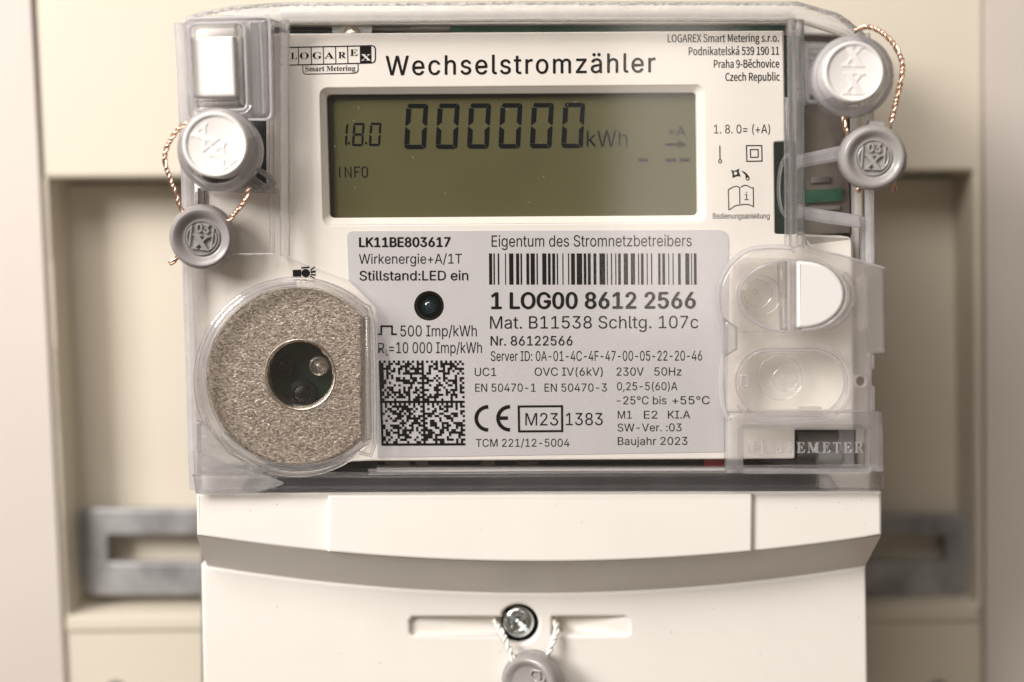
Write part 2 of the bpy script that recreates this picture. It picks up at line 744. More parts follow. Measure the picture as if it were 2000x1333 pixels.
def text(s, x0, x1, yb, h, y, mat, parent, fkey='sans', weight=0.0, slope=-0.003, space=1.0, shear=0.0, name='lettering'):
    """one printed line: from pixel x0 to x1, baseline yb (at x0), cap height h, on plane y"""
    v, fs = filled(s, fkey, space)
    a, b = min(p[0] for p in v), max(p[0] for p in v)
    e = max(0.0, weight)                                  # extra stroke width in pixels
    ks, kh = (x1 - x0 - e) / (b - a), (h - e * 0.6) / cap(fkey)
    offs = [(0, 0)] if e == 0 else [(-e / 2, 0), (e / 2, 0), (0, -e * .3), (0, e * .3)]
    mb = MB()
    for i, (ox, oy) in enumerate(offs):
        pts = []
        for p in v:
            px = x0 + e / 2 + (p[0] - a) * ks
            py = yb - e * .3 - p[1] * kh + (px - x0) * slope
            pts.append(at(px + ox, py + oy, y - i * 0.000010 - p[2] * 0.000002))
        mb.add(pts, fs)
    return build(name, mb, mat, parent, None)


def emboss(s, cx, cz, w, h, mat4, d0, d1, fkey='serif', weight=0.0, rot=0.0):
    """raised lettering on a disc, local metres: centre (cx,cz), size w x h, from depth d0 (back) to d1 (front, smaller y)"""
    v, fs = glyphs(serif(s) if fkey == 'serif' else s, fkey, weight, 1.0, extrude=0.05, bev=0.012, res=2)
    xs, ys, zs = [p[0] for p in v], [p[1] for p in v], [p[2] for p in v]
    a, b, c, d, e, f = min(xs), max(xs), min(ys), max(ys), min(zs), max(zs)
    out = []
    for p in v:
        x = ((p[0] - a) / (b - a) - 0.5) * w
        z = ((p[1] - c) / (d - c) - 0.5) * h
        t = (p[2] - e) / (f - e)
        xr = x * math.cos(rot) - z * math.sin(rot) + cx
        zr = x * math.sin(rot) + z * math.cos(rot) + cz
        out.append(mat4 @ Vector((xr, d0 + (d1 - d0) * t, zr)))
    return MB().add(out, fs)


# ================================================================== BACKGROUND: cabinet, board, rail
YB = 0.058          # front of the board frame
YR = 0.0725          # floor of the recess
cab = thing('meter_cabinet', 'pale grey cabinet whose blurred side walls flank the cream mounting board', 'cabinet', at(1000, 1500, 0.10))
slab('back_wall', rr(-700, -700, 2700, 2100, 0.0), 0.115, 0.004, 'cabinet', cab)
for pts in ([(-260, -700), (52, -700), (59, 0), (126, 1333), (170, 2100), (-260, 2100)],
            [(1926, -700), (2300, -700), (2300, 2100), (1926, 2100), (1926, 1333), (1926, 0)]):
    w = MB()
    yfr = YB - 0.0012
    fr = [at(a, b, yfr) for a, b in pts]
    bk = [Vector((p.x, 0.1145, p.z)) for p in fr]
    build('side_wall', loft([fr, bk], (True, True)), 'cabinet', cab, None)

board = thing('mounting_board', 'cream mounting board with a wide recess behind the meter', 'mounting board', at(1000, 1500, YB))
hole = fillet([(92, 350), (1901, 336), (1908, 1180), (134, 1203)], 8)
outer = [(62, -650), (1922, -650), (1922, 0), (1922, 1333), (1924, 2050), (170, 2050), (128, 1333), (66, 0)]
slab('board_frame', [outer, hole], YB, 0.030, 'cream', board, 0.0012, 3)
slab('recess_edge_shade', rr(40, 250, 1960, 1300, 0), YR + 0.006, 0.003, 'umber', board)  # brown sheet showing round the inset floor, imitates the recess edge shadow
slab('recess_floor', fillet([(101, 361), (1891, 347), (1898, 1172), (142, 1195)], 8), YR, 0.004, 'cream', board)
slab('sill_strip', fillet([(128, 1207), (1910, 1186), (1911, 1212), (129, 1233)], 6), YB - 0.0008, 0.002, 'cream', board, 0.0003)
for (x, y) in ((226, 1352), (1832, 1352)):
    m4 = Matrix.Translation(at(x, y, YB))
    mm = mmpx(YB)
    b = placed(lathe([(0.0001, -0.0004), (9 * mm, -0.0006), (19 * mm, -0.0011), (24 * mm, -0.0004), (25 * mm, 0.0001)], 32), m4)
    build('board_screw', b, 'grey_metal', board)

rail = thing('mounting_rail', 'blurred galvanised steel rail with a long slot, fixed across the board recess behind the meter', 'rail', at(1000, 1165, 0.072))
slab('rail_plate', [fillet([(172, 994), (1893, 1006), (1893, 1165), (172, 1164)], 10), rr(210, 1046, 1848, 1099, 6)], 0.0655, 0.0030, 'galv', rail, 0.0005)
slab('rail_end', fillet([(143, 998), (200, 998), (200, 1160), (147, 1160)], 8), 0.0688, 0.0030, 'galv', rail, 0.0004)

# ================================================================== THE METER
meter = thing('electricity_meter', 'ivory electricity meter under a clear cover, its LCD showing zeros and kWh', 'electricity meter', at(1045, 1380, 0.03))

# back housing
hb = [(372, 40), (560, 12), (1540, 10), (1680, 60), (1688, 470), (1700, 960), (390, 962)]
hs = slab('housing', [hb, [(p[0], p[1]) for p in fillet([(392, 58), (1664, 70), (1676, 930), (404, 935)], 6)]], 0.0060, 0.044, 'ivory', meter, 0.0006)
slab('housing_back', fillet([(386, 40), (1660, 40), (1690, 1500), (395, 1500)], 6), 0.030, 0.018, 'umber', meter)
slab('board_edge', [(880, 49), (1534, 46), (1534, 62), (880, 66)], 0.0040, 0.001, 'pcb', meter)
slab('circuit_board', [(548, 38), (1560, 36), (1564, 455), (1560, 456), (1420, 800), (560, 800)], 0.0072, 0.0016, 'pcb_grey', meter)
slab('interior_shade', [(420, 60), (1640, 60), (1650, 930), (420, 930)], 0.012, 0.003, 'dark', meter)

# inner rim above the face plate
slab('inner_rim', [(545, 20), (1545, 16), (1545, 46), (548, 48)], 0.0010, 0.004, 'ivory', meter, 0.0003)
slab('screw_bracket', rr(649, 30, 726, 72, 2), 0.0030, 0.0008, 'grey_metal', meter)
m4 = Matrix.Translation(at(686, 70, 0.0030))
mm = mmpx(0.003)
build('bracket_screw', placed(lathe([(0.00001, -0.0011), (10 * mm, -0.001), (17 * mm, -0.0005), (19 * mm, 0.0)], 28), m4), 'bright_metal', meter)
for (a, b, c, d) in ((557, 40, 648, 57), (727, 40, 800, 52), (1170, 40, 1246, 58)):
    slab('component', rr(a, b, c, d, 1), 0.0045, 0.002, 'black', meter)
slab('dark_slot', [(494, 30), (552, 30), (552, 372), (494, 372)], 0.0060, 0.002, 'black', meter)

# face plate with the display window and the LED hole
LCDw = rr(624, 170, 1376, 439, 15, 6)
LCDw = quad_warp(LCDw, (624, 170, 1376, 439), ((625, 173), (1374, 167), (1377, 434), (632, 440)))
plate_out = fillet([(519, 66), (1531, 60), (1534, 277), (1512, 278), (1514, 457), (1560, 459), (1664, 462), (1666, 838),
                    (1553, 838), (1553, 897), (726, 901), (386, 912), (378, 374), (520, 372)],
                   [6, 2, 4, 4, 4, 2, 14, 4, 2, 6, 2, 10, 6, 2])
led_hole = circ(838, 598, 29)
port_hole = circ(585, 733, 66)
plate = slab('face_plate', [plate_out, LCDw, led_hole, port_hole], 0.0, 0.0022, 'plate', meter, 0.0003)
inner = quad_warp(rr(0, 0, 100, 100, 0), (0, 0, 100, 100), ((0, 0), (1, 0), (1, 1), (0, 1)))
LA = [at(a, b, 0.0001) for a, b in LCDw]
in0 = rr(637, 182, 1361, 425, 9, 6)
in0 = quad_warp(in0, (637, 182, 1361, 425), ((637, 184.5), (1360, 180.5), (1363, 421), (644, 426)))
LB = [at(a, b, 0.0013) for a, b in in0]
LC = [Vector((p.x, 0.0034, p.z)) for p in LB]
build('window_bezel', loft([LA, LB, LC]), 'plate', meter, 35)

# display
lcd = slab('display', quad_warp(rr(626, 172, 1374, 436, 4), (626, 172, 1374, 436), ((626, 172), (1374, 170), (1376, 434), (634, 438))), 0.0030, 0.0008, 'lcd', meter)
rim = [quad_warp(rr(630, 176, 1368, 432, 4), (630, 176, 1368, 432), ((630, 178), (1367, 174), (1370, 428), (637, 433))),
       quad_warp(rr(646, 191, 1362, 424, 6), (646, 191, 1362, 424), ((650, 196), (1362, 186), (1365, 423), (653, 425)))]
slab('gasket_and_shade', rim, 0.00285, 0.0001, 'lcd_rim', lcd)  # black seal, drawn wider at top and left as the recess shadow
YS = 0.00294


def seg_digit(x0, y0, w, h, sk, bw, bh, segs, gap=0.9):
    """seven-segment digit polygons: box x0,y0 (top left of the unslanted body), slanted by sk px at the top"""
    c = bw * 0.75

    def S_(x, y):
        return (x0 + x + sk * (1 - y / h), y0 + y)

    mid = h / 2
    g = gap
    P = {
        'a': [(bw * .55, 0), (w - bw * .4, 0), (w - bw, bh), (bw * .35 + 2, bh), (bw * .2, bh * .55)],
        'b': [(w - bw * .4 + g, 0.4), (w, bh * .55), (w, mid - 2 - g), (w - bw * .25, mid - g), (w - bw, mid - bw * .7 - g), (w - bw + g, bh + .2)],
        'f': [(0, bh * .9), (bw * .35, bh + g), (bw, bh + g + .5), (bw, mid - bw * .7 - g), (bw * .1, mid - g), (0, mid - 2 - g)],
        'e': [(0, mid + 2 + g), (bw * .1, mid + g), (bw, mid + bw * .7 + g), (bw, h - bh - g), (0, h - bh - g)],
        'c': [(w - bw * .25, mid + g), (w, mid + 2 + g), (w, h - bh * .6), (w - bw * .4 + g, h - 0.4), (w - bw + g, h - bh - .2), (w - bw, mid + bw * .7 + g)],
        'd': [(0, h - bh), (w - bw, h - bh), (w - bw * .4, h), (bw * .55, h), (bw * .1, h - bh * .45)],
        'g': [(bw * .5, mid), (bw, mid - bh / 2), (w - bw, mid - bh / 2), (w - bw * .5, mid), (w - bw, mid + bh / 2), (bw, mid + bh / 2)],
    }
    return [[S_(*p) for p in P[s]] for s in segs]


for i in range(6):
    x = 789.0 + 61.35 * i
    yt = 203.2 - 0.42 * i
    flat('digit', seg_digit(x, yt, 42.5, 88.5 + 0.0 * i, 4.8, 9.6, 8.6, 'abcdef'), YS, 'seg', lcd)
flat('digit', seg_digit(657.5, 241.0, 19.5, 45, 3.0, 4.2, 4.2, 'bc', .7), YS, 'seg', lcd)
flat('digit', seg_digit(687, 240.4, 22, 45.5, 3.0, 4.4, 4.4, 'abcdefg', .7), YS, 'seg', lcd)
flat('digit', seg_digit(720, 240, 22, 45.5, 3.0, 4.4, 4.4, 'abcdef', .7), YS, 'seg', lcd)
flat('decimal_point', [rr(679.2, 278, 683.2, 282.4, .8), rr(712.6, 277.6, 716.8, 282, .8)], YS, 'seg', lcd)
info = strip([(663, 326.5), (663.5, 347)], 2.2) + strip([(674.5, 347), (674, 326.5), (685.5, 346.5), (685, 326)], 2.2) + \
    strip([(693.5, 346.5), (692.5, 327), (703, 326.6)], 2.2) + strip([(693.9, 336.2), (701.5, 336)], 2.2) + \
    strip([(707.5, 343), (707, 330), (709.5, 326.8), (714, 326.5), (717, 330), (717.3, 342), (715, 346), (710, 346.4)], 2.2, True)
flat('info_text', info, YS, 'seg', lcd)
text('kWh', 1146, 1226, 287.3, 32, YS, 'seg', lcd, weight=0.0)
text('+A', 1304.5, 1339.5, 266, 20.5, YS, 'seg_soft', lcd, weight=0.9)
flat('arrow', [[(1298, 280.2), (1323, 280.2), (1323, 285.6), (1298, 285.6)], [(1323.4, 274), (1342, 282.8), (1323.4, 291)]], YS, 'seg_soft', lcd)
flat('dash_marks', [rr(1246, 309.5, 1266, 317, .6), rr(1300, 309.5, 1320.5, 317, .6), rr(1327.5, 309.2, 1348, 316.6, .6)], YS, 'seg_soft', lcd)

# ---- printed face: logo, heading, maker's address, symbols
YP = -0.00006
text('Wechselstromz\u00e4hler', 753, 1280, 147.6, 38, YP, 'ink', plate, weight=1.1, slope=-0.0115, space=1.12)
for s, x0, x1, yb, h in (('LOGAREX Smart Metering s.r.o.', 1304, 1521, 83.2, 15.6), ('Podnikatelsk\u00e1 539 190 11', 1345, 1521.5, 108.2, 15.6),
                         ('Praha 9-B\u011bchovice', 1394, 1522, 133, 15.6), ('Czech Republic', 1416.5, 1523, 158.4, 15.6)):
    text(s, x0, x1, yb, h, YP, 'ink', plate, fkey='noto', weight=0.45, slope=-0.006)
text('1. 8. 0= (+A)', 1394.5, 1504, 261, 17, YP, 'ink', plate, weight=-0.002, slope=-0.003)
text('Bedienungsanleitung', 1392.5, 1503, 427.5, 10.6, YP, 'ink', plate, weight=0.0, slope=-0.002)


def L(x, y):          # crop coordinates of the logo -> pixels
    return (540 + x / 2.632, 40 + y / 2.632)


lg = strip([L(52, 140), L(470, 131), L(490, 130.5), L(502, 134), L(508, 146), L(508, 200), L(503, 214), L(490, 219.5), L(420, 221.5), L(135, 228.5), L(52, 231)], 2.2)
for xx, a, b in ((112, 141, 227), (178, 140, 225), (240, 138.5, 223.5), (303, 137, 222), (365, 135.5, 220.5)):
    lg += strip([L(xx, a), L(xx + 2, b)], 1.7)
lg += [[L(428, 135.5), L(487, 134), L(488, 217), L(429, 219)]]
lg += strip([L(135, 232), L(136, 262), L(141, 272), L(152, 277), L(400, 272), L(413, 268), L(419, 258), L(419, 225.5)], 1.7)
flat('logo_frame', lg, YP, 'ink', plate)
for s, x0, x1, yb in (('L', 568, 580.5, 116), ('O', 585.5, 603, 115.6), ('G', 610.5, 628.5, 115.2), ('A', 633.5, 652.5, 115), ('R', 660.5, 675.5, 114.4), ('E', 683.5, 698.5, 109.6)):
    text(serif(s), x0, x1, yb, 12.4, YP, 'ink', plate, fkey='serif', weight=-0.004)
text(serif('X'), 705, 724.5, 118.6, 12.0, YP - 0.00004, 'white', plate, fkey='serif')
text(serif('Smart Metering'), 596, 694, 139.8, 10.2, YP, 'ink', plate, fkey='serif', weight=-0.012, slope=-0.012)

flat('needle_symbol', strip([(1405.8, 285), (1406.2, 312)], 2.3) + strip(circ(1406.3, 315.6, 3.1, n=14), 1.8, True), YP, 'ink', plate)
flat('insulation_symbol', strip([(1457.8, 284.8), (1487.8, 284.8), (1488.2, 315), (1458.6, 315.4)], 2.1, True) +
     strip([(1465.4, 292.6), (1480.6, 292.4), (1480.8, 307.4), (1466, 307.8)], 2.0, True), YP, 'ink', plate)
tap_o = catmull([Vector((x, y)) for x, y in ((1428, 332), (1434, 334), (1443.5, 330), (1443, 335), (1446, 345), (1440, 344.5), (1431, 347.5), (1430.5, 341))], 4, True)
slab('tap_symbol', [[tuple(p) for p in tap_o], circ(1436.4, 338.8, 3.4, n=16)], YP, 0.00002, 'ink', plate)
drop = catmull([Vector((x, y)) for x, y in ((1448, 334.4), (1455, 336.6), (1461.5, 343), (1464, 349), (1461.6, 352.8), (1457.4, 351.6), (1456, 347), (1455.4, 342))], 4, True)
slab('drop_symbol', [[tuple(p) for p in drop], circ(1460, 349, 2.1, n=12)], YP, 0.00002, 'ink', plate)
bk = strip([(1445, 401), (1444.5, 366.5), (1438, 364), (1431, 366), (1422.3, 371), (1423.5, 410), (1428, 408), (1434, 403.5), (1440, 401), (1444, 401.2)], 1.8)
bk += strip([(1446.5, 366), (1454, 362), (1461, 363.5), (1468, 367.6), (1471.2, 367), (1471.6, 404), (1464, 400.5), (1457, 399.4), (1450, 400), (1446.2, 401)], 1.8)
flat('book_symbol', bk, YP, 'ink', plate)
text('i', 1454, 1462, 391, 15, YP, 'ink', plate, fkey='mono', weight=-0.01)
torch = [[(571.5, 527.5), (588, 526.6), (588, 540.6), (572, 540.8)], circ(597, 534, 8.4, 8.2, 20)]
torch[0] = [(571.5, 527.8), (588.2, 527), (588.2, 540.8), (572, 541)]
torch += strip([(606, 528.5), (615, 521.5)], 2.6) + strip([(606.5, 532), (616.5, 530.6)], 4.0) + strip([(606.5, 536.5), (616.5, 537.6)], 3.0) + \
    strip([(605.5, 539.5), (614.5, 544)], 2.4) + [[(588.4, 522.4), (604, 520.8), (604, 524.2), (588.4, 525.4)]]
flat('torch_symbol', torch, YP, 'ink', plate)

# ---- silver rating label
lab_out = fillet([(677, 452), (1424, 449.5), (1415, 883), (737, 894.5), (733, 600), (681, 549)], [14, 22, 3, 3, 2, 2], 6)
label = slab('rating_label', [lab_out, circ(838, 598, 29.4)], -0.00012, 0.00010, 'silver', meter)
YL = -0.00017
TX = [
    ('LK11BE803617', 701, 880, 483.2, 19.4, 2.0), ('Wirkenergie+A/1T', 701, 902, 515.6, 19.0, -.012), ('Stillstand:LED ein', 702, 914.5, 548.4, 19.0, 0.7),
    ('500 Imp/kWh', 782, 931, 657.6, 21.5, -.014), ('R', 738, 751, 690.6, 20.5, -.012), ('L', 753.5, 759.5, 695, 11, 0), ('=10 000 Imp/kWh', 760, 941, 690.4, 21.5, -.014),
    ('Eigentum des Stromnetzbetreibers', 960, 1351, 482.4, 22.2, -.010), ('1 LOG00 8612 2566', 959, 1359, 604.2, 33.0, 3.0),
    ('Mat. B11538 Schltg. 107c', 957, 1364, 642.4, 24.2, -.014), ('Nr. 86122566', 958, 1118, 675.4, 18.6, 0.5),
    ('Server ID: 0A-01-4C-4F-47-00-05-22-20-46', 958.5, 1371, 705.6, 19.2, -.012),
    ('UC1', 927, 969, 734.8, 16.0, -.002), ('OVC IV(6kV)', 1044, 1177, 734.4, 16.0, -.002), ('230V', 1204, 1257, 734.2, 16.0, -.002), ('50Hz', 1278, 1331, 734, 16.0, -.002),
    ('EN 50470-1', 928, 1046, 765.6, 15.8, -.002), ('EN 50470-3', 1063.5, 1185, 765.4, 15.8, -.002), ('0,25-5(60)A', 1205, 1323, 762.6, 15.6, -.002),
    ('-25\u00b0C bis', 1205, 1301.5, 790.2, 15.6, -.002), ('+55\u00b0C', 1313, 1386, 790, 15.6, -.002),
    ('M1', 1206.5, 1233.5, 818, 15.2, -.002), ('E2', 1257.5, 1284, 818, 15.2, -.002), ('KI.A', 1304.5, 1348, 817.8, 15.2, -.002),
    ('SW-Ver. :03', 1206, 1331, 843, 15.2, -.002), ('Baujahr 2023', 1206.5, 1342.5, 869.6, 15.4, -.002),
    ('TCM 221/12-5004', 929.5, 1112, 873.2, 15.4, 0.0), ('1383', 1105, 1177, 831, 24.0, -.010), ('M23', 1026, 1090, 831.4, 24.2, -.006),
]
for s, x0, x1, yb, h, wt in TX:
    text(s, x0, x1, yb, h, YL, 'ink', label, weight=wt, slope=-0.0025)
flat('pulse_symbol', strip([(737, 653.4), (744.5, 653.4), (744.5, 637.6), (765.5, 637.6), (765.5, 653.2), (775, 653.2)], 3.4), YL, 'ink', label)
bars = [(68, 95), (107, 119), (145, 158), (210, 218), (246, 284), (308, 335), (347, 361), (399, 424), (437, 474), (489, 501), (540, 577), (591, 614), (629, 654),
        (669, 680), (719, 728), (769, 779), (796, 830), (846, 894), (908, 931), (945, 970), (995, 1020), (1048, 1098), (1113, 1121), (1150, 1160), (1188, 1197),
        (1214, 1237), (1263, 1301), (1326, 1363), (1390, 1400), (1416, 1440), (1467, 1476), (1506, 1516), (1569, 1590), (1606, 1630), (1659, 1667), (1697, 1706),
        (1746, 1769), (1810, 1846), (1862, 1870), (1886, 1910)]
for a, b in bars:
    xa, xb = 940 + a / 4.545, 940 + b / 4.545
    flat('bar', [[(xa, 495.4), (xb, 495.4), (xb + .4, 556.4), (xa + .4, 556.4)]], YL, 'ink', label)
# two-dimensional dot code: L-shaped finder edges round four fields of cells
rnd = random.Random(11)
N = 36
cells = [[0] * N for _ in range(N)]
for r in range(N):
    for c in range(N):
        rr_, cc_ = r % 18, c % 18
        if cc_ == 0 or rr_ == 17:
            v = 1
        elif rr_ == 0:
            v = 1 - cc_ % 2
        elif cc_ == 17:
            v = rr_ % 2
        else:
            v = 1 if rnd.random() < 0.52 else 0
        cells[r][c] = v
mb = MB()
for r in range(N):
    c = 0
    while c < N:
        if cells[r][c]:
            e = c
            while e < N and cells[r][e]:
                e += 1
            q = quad_warp([(c, r), (e, r), (e, r + 1), (c, r + 1)], (0, 0, N, N), ((739.5, 704.5), (905.8, 704.5), (909.2, 870.5), (745, 871.2)))
            mb.add([at(a, b, YL) for a, b in q], [(0, 1, 2, 3)])
            c = e
        else:
            c += 1
dm = build('dot_code', mb, 'ink', label, None)


def arc_strip(cx, cy, rx, ry, a0, a1, w, n=18):
    return strip(circ(cx, cy, rx, ry, n, math.radians(a0), math.radians(a1), False), w)


flat('conformity_mark', arc_strip(953.5, 817.6, 23.5, 22.6, 90, 270, 7.2) + arc_strip(996, 817.4, 23.5, 22.6, 90, 270, 7.2) + [[(976.5, 813.6), (992, 813.6), (992, 820.6), (976.5, 820.6)]], YL, 'ink', label)
flat('marking_box', strip([(1013, 794.4), (1097.6, 793.8), (1098, 842.4), (1013.8, 843)], 4.2, True), YL, 'ink', label)

# ---- LED window in the label
led = placed(lathe([(0.00001, -0.0004), (7 * mmpx(), -0.0003), (13 * mmpx(), 0.0001), (14 * mmpx(), 0.0002), (15 * mmpx(), 0.0000), (21 * mmpx(), 0.0006), (27.5 * mmpx(), 0.0022)], 40), Matrix.Translation(at(838, 598, 0.0012)))
ledo = build('led_lens', led, 'lens', meter, 60)
build('led_glint', placed(lathe([(11.2 * mmpx(), 0.0), (12.0 * mmpx(), -0.0003), (12.8 * mmpx(), 0.0)], 36, False), Matrix.Translation(at(838.5, 599, 0.0011))), 'teal', meter, 60)  # teal ring added as a bluish glint in the lens
ring = placed(lathe([(28.8 * mmpx(), 0.0004), (28.2 * mmpx(), 0.0024), (1e-8, 0.0026)], 40, False), Matrix.Translation(at(838, 598, 0)))
build('led_well', ring, 'black', meter)

# ---- optical port: sintered steel plate with a bore, LEDs inside
pcx, pcy, pr, xcut = 580.0, 733.0, 178.0, 708.0
ac = math.acos((xcut - pcx) / pr)
pl = [(pcx + pr * math.cos(ac + (2 * PI - 2 * ac) * i / 72), pcy + pr * math.sin(ac + (2 * PI - 2 * ac) * i / 72)) for i in range(73)]
# small locating nub on the left
pl2 = []
for (x, y) in pl:
    if x < 415 and abs(y - 737) < 14:
        x = x - 7 * max(0, 1 - abs(y - 737) / 14)
    pl2.append((x, y))
pl2 = fillet(pl2, [7 if i in (0, 72) else 0 for i in range(73)], 4)
port = slab('port_plate', [pl2, circ(586, 733, 64)], -0.0020, 0.0019, 'sinter', meter, 0.0006, 3)
mm = mmpx(-0.002)
build('bore_rim', placed(lathe([(71 * mm, -0.00002), (69.5 * mm, -0.00012), (61.5 * mm, 0.0010), (61.0 * mm, 0.0042)], 64, False), Matrix.Translation(at(586, 733, -0.002))), 'bright_metal', port, 50)
slab('port_board', circ(588, 735, 74), 0.0030, 0.001, 'pcb_dark', meter)
for (x, y, r, mt, yy) in ((552, 718, 23, 'black', 0.0015), (590, 770, 29, 'black', 0.0022)):
    k = mmpx(yy)
    build('port_sensor', placed(lathe([(1e-6, -0.0002), (r * .45 * k, -0.0001), (r * .55 * k, 0.0001), (r * .62 * k, -0.0001), (r * .95 * k, 0.0001), (r * k, 0.0012)], 32), Matrix.Translation(at(x, y, yy))), 'sensor', meter, 40)
k = mmpx(0.001)
build('port_led', placed(lathe([(1e-6, -0.0002), (3 * k, -0.0001), (3.4 * k, 0.0003), (9 * k, -0.0006), (11 * k, 0.0), (15 * k, -0.0002), (19 * k, 0.0004), (20 * k, 0.0022)], 36), Matrix.Translation(at(622.5, 716, 0.001))), 'glass', meter, 50)
build('port_led_core', placed(lathe([(1e-6, 0.0), (8 * k, 0.0002), (14 * k, 0.0008)], 24), Matrix.Translation(at(622.5, 716, 0.0015))), 'bright_metal', meter)

# ---- parts seen through the lower right window and under the plate
slab('terminal_block', [(1556, 836), (1704, 836), (1704, 925), (1440, 925), (1440, 899), (1556, 899)], 0.0088, 0.004, 'post_grey', meter)
mb = MB()
for (x0, x1, yc, r, y) in ((1553, 1642, 868, 30, 0.0070), (1596, 1640, 893, 17, 0.0040)):
    a, b = at(x0, yc, y), at(x1, yc, y)
    mb.merge(tube([a, a.lerp(b, .5), b], r * mmpx(y), 20))
build('terminal_post', mb, 'post_grey', meter)
slab('terminal_shield', [(1640, 840), (1668, 840), (1668, 916), (1640, 916)], 0.0030, 0.001, 'milky', meter)
slab('white_tab', rr(1672, 838, 1697, 866, 2), 0.0028, 0.001, 'white', meter)
slab('red_part', rr(1376, 897, 1412, 924, 3), 0.0040, 0.003, 'red', meter)
slab('black_bay', [(560, 906), (640, 896), (1420, 892), (1600, 926), (1600, 962), (520, 964)], 0.0056, 0.002, 'black', meter)
mb = MB()
for (a, b, c, d, y) in ((752, 900, 800, 914, 0.0046), (812, 900, 836, 912, 0.0044), (940, 899, 966, 912, 0.0044), (1010, 902, 1050, 914, 0.005)):
    mb.add([at(p, q, y) for p, q in ((a, b), (c, b), (c, d), (a, d))] + [at(p, q, y + .001) for p, q in ((a, b), (c, b), (c, d), (a, d))],
                              [(0, 1, 2, 3), (0, 4, 5, 1), (1, 5, 6, 2), (2, 6, 7, 3), (3, 7, 4, 0)])
build('wiring', mb, 'umber', meter)
slab('side_dark', [(1572, 55), (1652, 60), (1660, 455), (1572, 458)], 0.0080, 0.0005, 'umber', meter)
slab('side_strip', [(1572, 372), (1646, 368), (1646, 392), (1572, 398)], 0.0072, 0.0008, 'pcb', meter)
slab('side_strip', [(1580, 404), (1640, 402), (1640, 409), (1580, 412)], 0.0074, 0.0004, 'grey_metal', meter)
slab('side_strip', [(1584, 346), (1620, 345), (1620, 356), (1584, 358)], 0.0074, 0.0004, 'grey_metal', meter)
slab('side_bracket', [fillet([(1568, 458), (1652, 460), (1668, 480), (1668, 520), (1568, 520)], 12), fillet([(1590, 483), (1642, 484), (1644, 518), (1590, 518)], 4)], 0.0030, 0.003, 'ivory', meter, 0.0005)

slab('pocket_floor', fillet([(374, 44), (492, 42), (492, 236), (380, 238)], 6), 0.0028, 0.003, 'ivory', meter, 0.0003)
# ---- white locking block in the upper left pocket, white half disc button in the latch
slab('locking_block', quad_warp(rr(368, 72, 461, 191, 5), (368, 72, 461, 191), ((367, 72), (456, 70), (461, 189), (372, 190))), -0.0062, 0.005, 'white', meter, 0.0005)
hd = circ(1566, 576, 84, 66, 28, -PI / 2, PI / 2, False)
hd = [(1557, 511)] + hd + [(1557, 641)]
slab('half_disc_button', fillet(hd, [5] + [0] * 29 + [5], 4), -0.0062, 0.005, 'white', meter, 0.0006)

# ================================================================== CLEAR COVER
cover = slab('clear_cover', fillet([(546, 40), (1548, 36), (1552, 485), (1424, 500), (1420, 928), (742, 930), (738, 604), (690, 552), (546, 500)], 4),
             -0.0046, 0.0012, 'clear', meter, 0.0002)
# flanges
slab('left_flange', fillet([(351, 50), (362, 34), (400, 21), (460, 10), (545, 5), (545, 498), (690, 552), (738, 604), (738, 926), (379, 930), (371, 620), (361, 400)],
                           [8, 8, 8, 8, 2, 4, 10, 10, 4, 4, 30, 4]), -0.0012, 0.0010, 'clear', cover, 0.0003)
slab('top_band', fillet([(352, 52), (360, 34), (390, 22), (460, 11), (545, 5), (1000, 2), (1560, 3), (1640, 26), (1690, 64), (1698, 88), (1640, 62), (1562, 37), (1000, 37), (545, 41), (530, 36), (380, 39), (368, 50)],
                        [6, 6, 10, 8, 4, 2, 4, 10, 8, 4, 14, 6, 2, 4, 4, 6, 6]), -0.0052, 0.0046, 'frost', cover, 0.0004, 3)
build('cover_edge', ptube([(352, 46), (358, 140), (364, 300), (370, 480)], 12, -0.002, 10), 'milky', cover)
build('cover_edge', ptube([(368, 500), (375, 700), (380, 880), (383, 955)], 13, -0.002, 10, flatten=1.2), 'milky', cover)
build('cover_edge', ptube([(1690, 66), (1697, 120), (1698, 260), (1698, 420), (1699, 520)], 9, -0.001, 10), 'milky', cover)
slab('right_flange', fillet([(1562, 40), (1640, 58), (1694, 84), (1700, 520), (1562, 490)], 4), -0.0010, 0.0010, 'clear', cover, 0.0003)
# upright ridges and the rail under the face
build('ridge', ptube([(556, 40), (556, 240), (557, 500)], 10, -0.0044, 12), 'ridge', cover)
build('ridge', ptube([(531, 40), (530, 240), (532, 498)], 5, -0.003, 8), 'glass', cover)
build('ridge', ptube([(1545, 36), (1547, 250), (1550, 486)], 8, -0.0048, 12), 'ridge', cover)
slab('ridge', [(1556, 36), (1571, 38), (1573, 486), (1557, 484)], -0.0050, 0.003, 'frost', cover, 0.0003)
slab('ridge', [(1533, 190), (1541, 190), (1545, 480), (1535, 480)], -0.0052, 0.002, 'glass', cover, 0.0003)
build('ridge', ptube([(720, 922), (1000, 919), (1424, 918)], 6, -0.0042, 10), 'glass', cover)
slab('ledge', fillet([(735, 915), (1424, 914), (1424, 925), (735, 926)], 2), 0.0020, 0.004, 'ivory', meter, 0.0004)
slab('lower_band', fillet([(372, 929), (742, 928), (1420, 925), (1728, 922), (1728, 961), (1000, 962), (381, 965), (378, 940)], [3, 2, 2, 3, 4, 2, 4, 3]), -0.0046, 0.0040, 'smoke', cover, 0.0006)
slab('corner_floor', fillet([(388, 914), (500, 914), (470, 963), (392, 963)], 4), 0.0016, 0.003, 'ivory', meter, 0.0003)
slab('corner_floor', fillet([(1610, 921), (1700, 921), (1698, 960), (1640, 960)], 4), 0.0016, 0.003, 'ivory', meter, 0.0003)
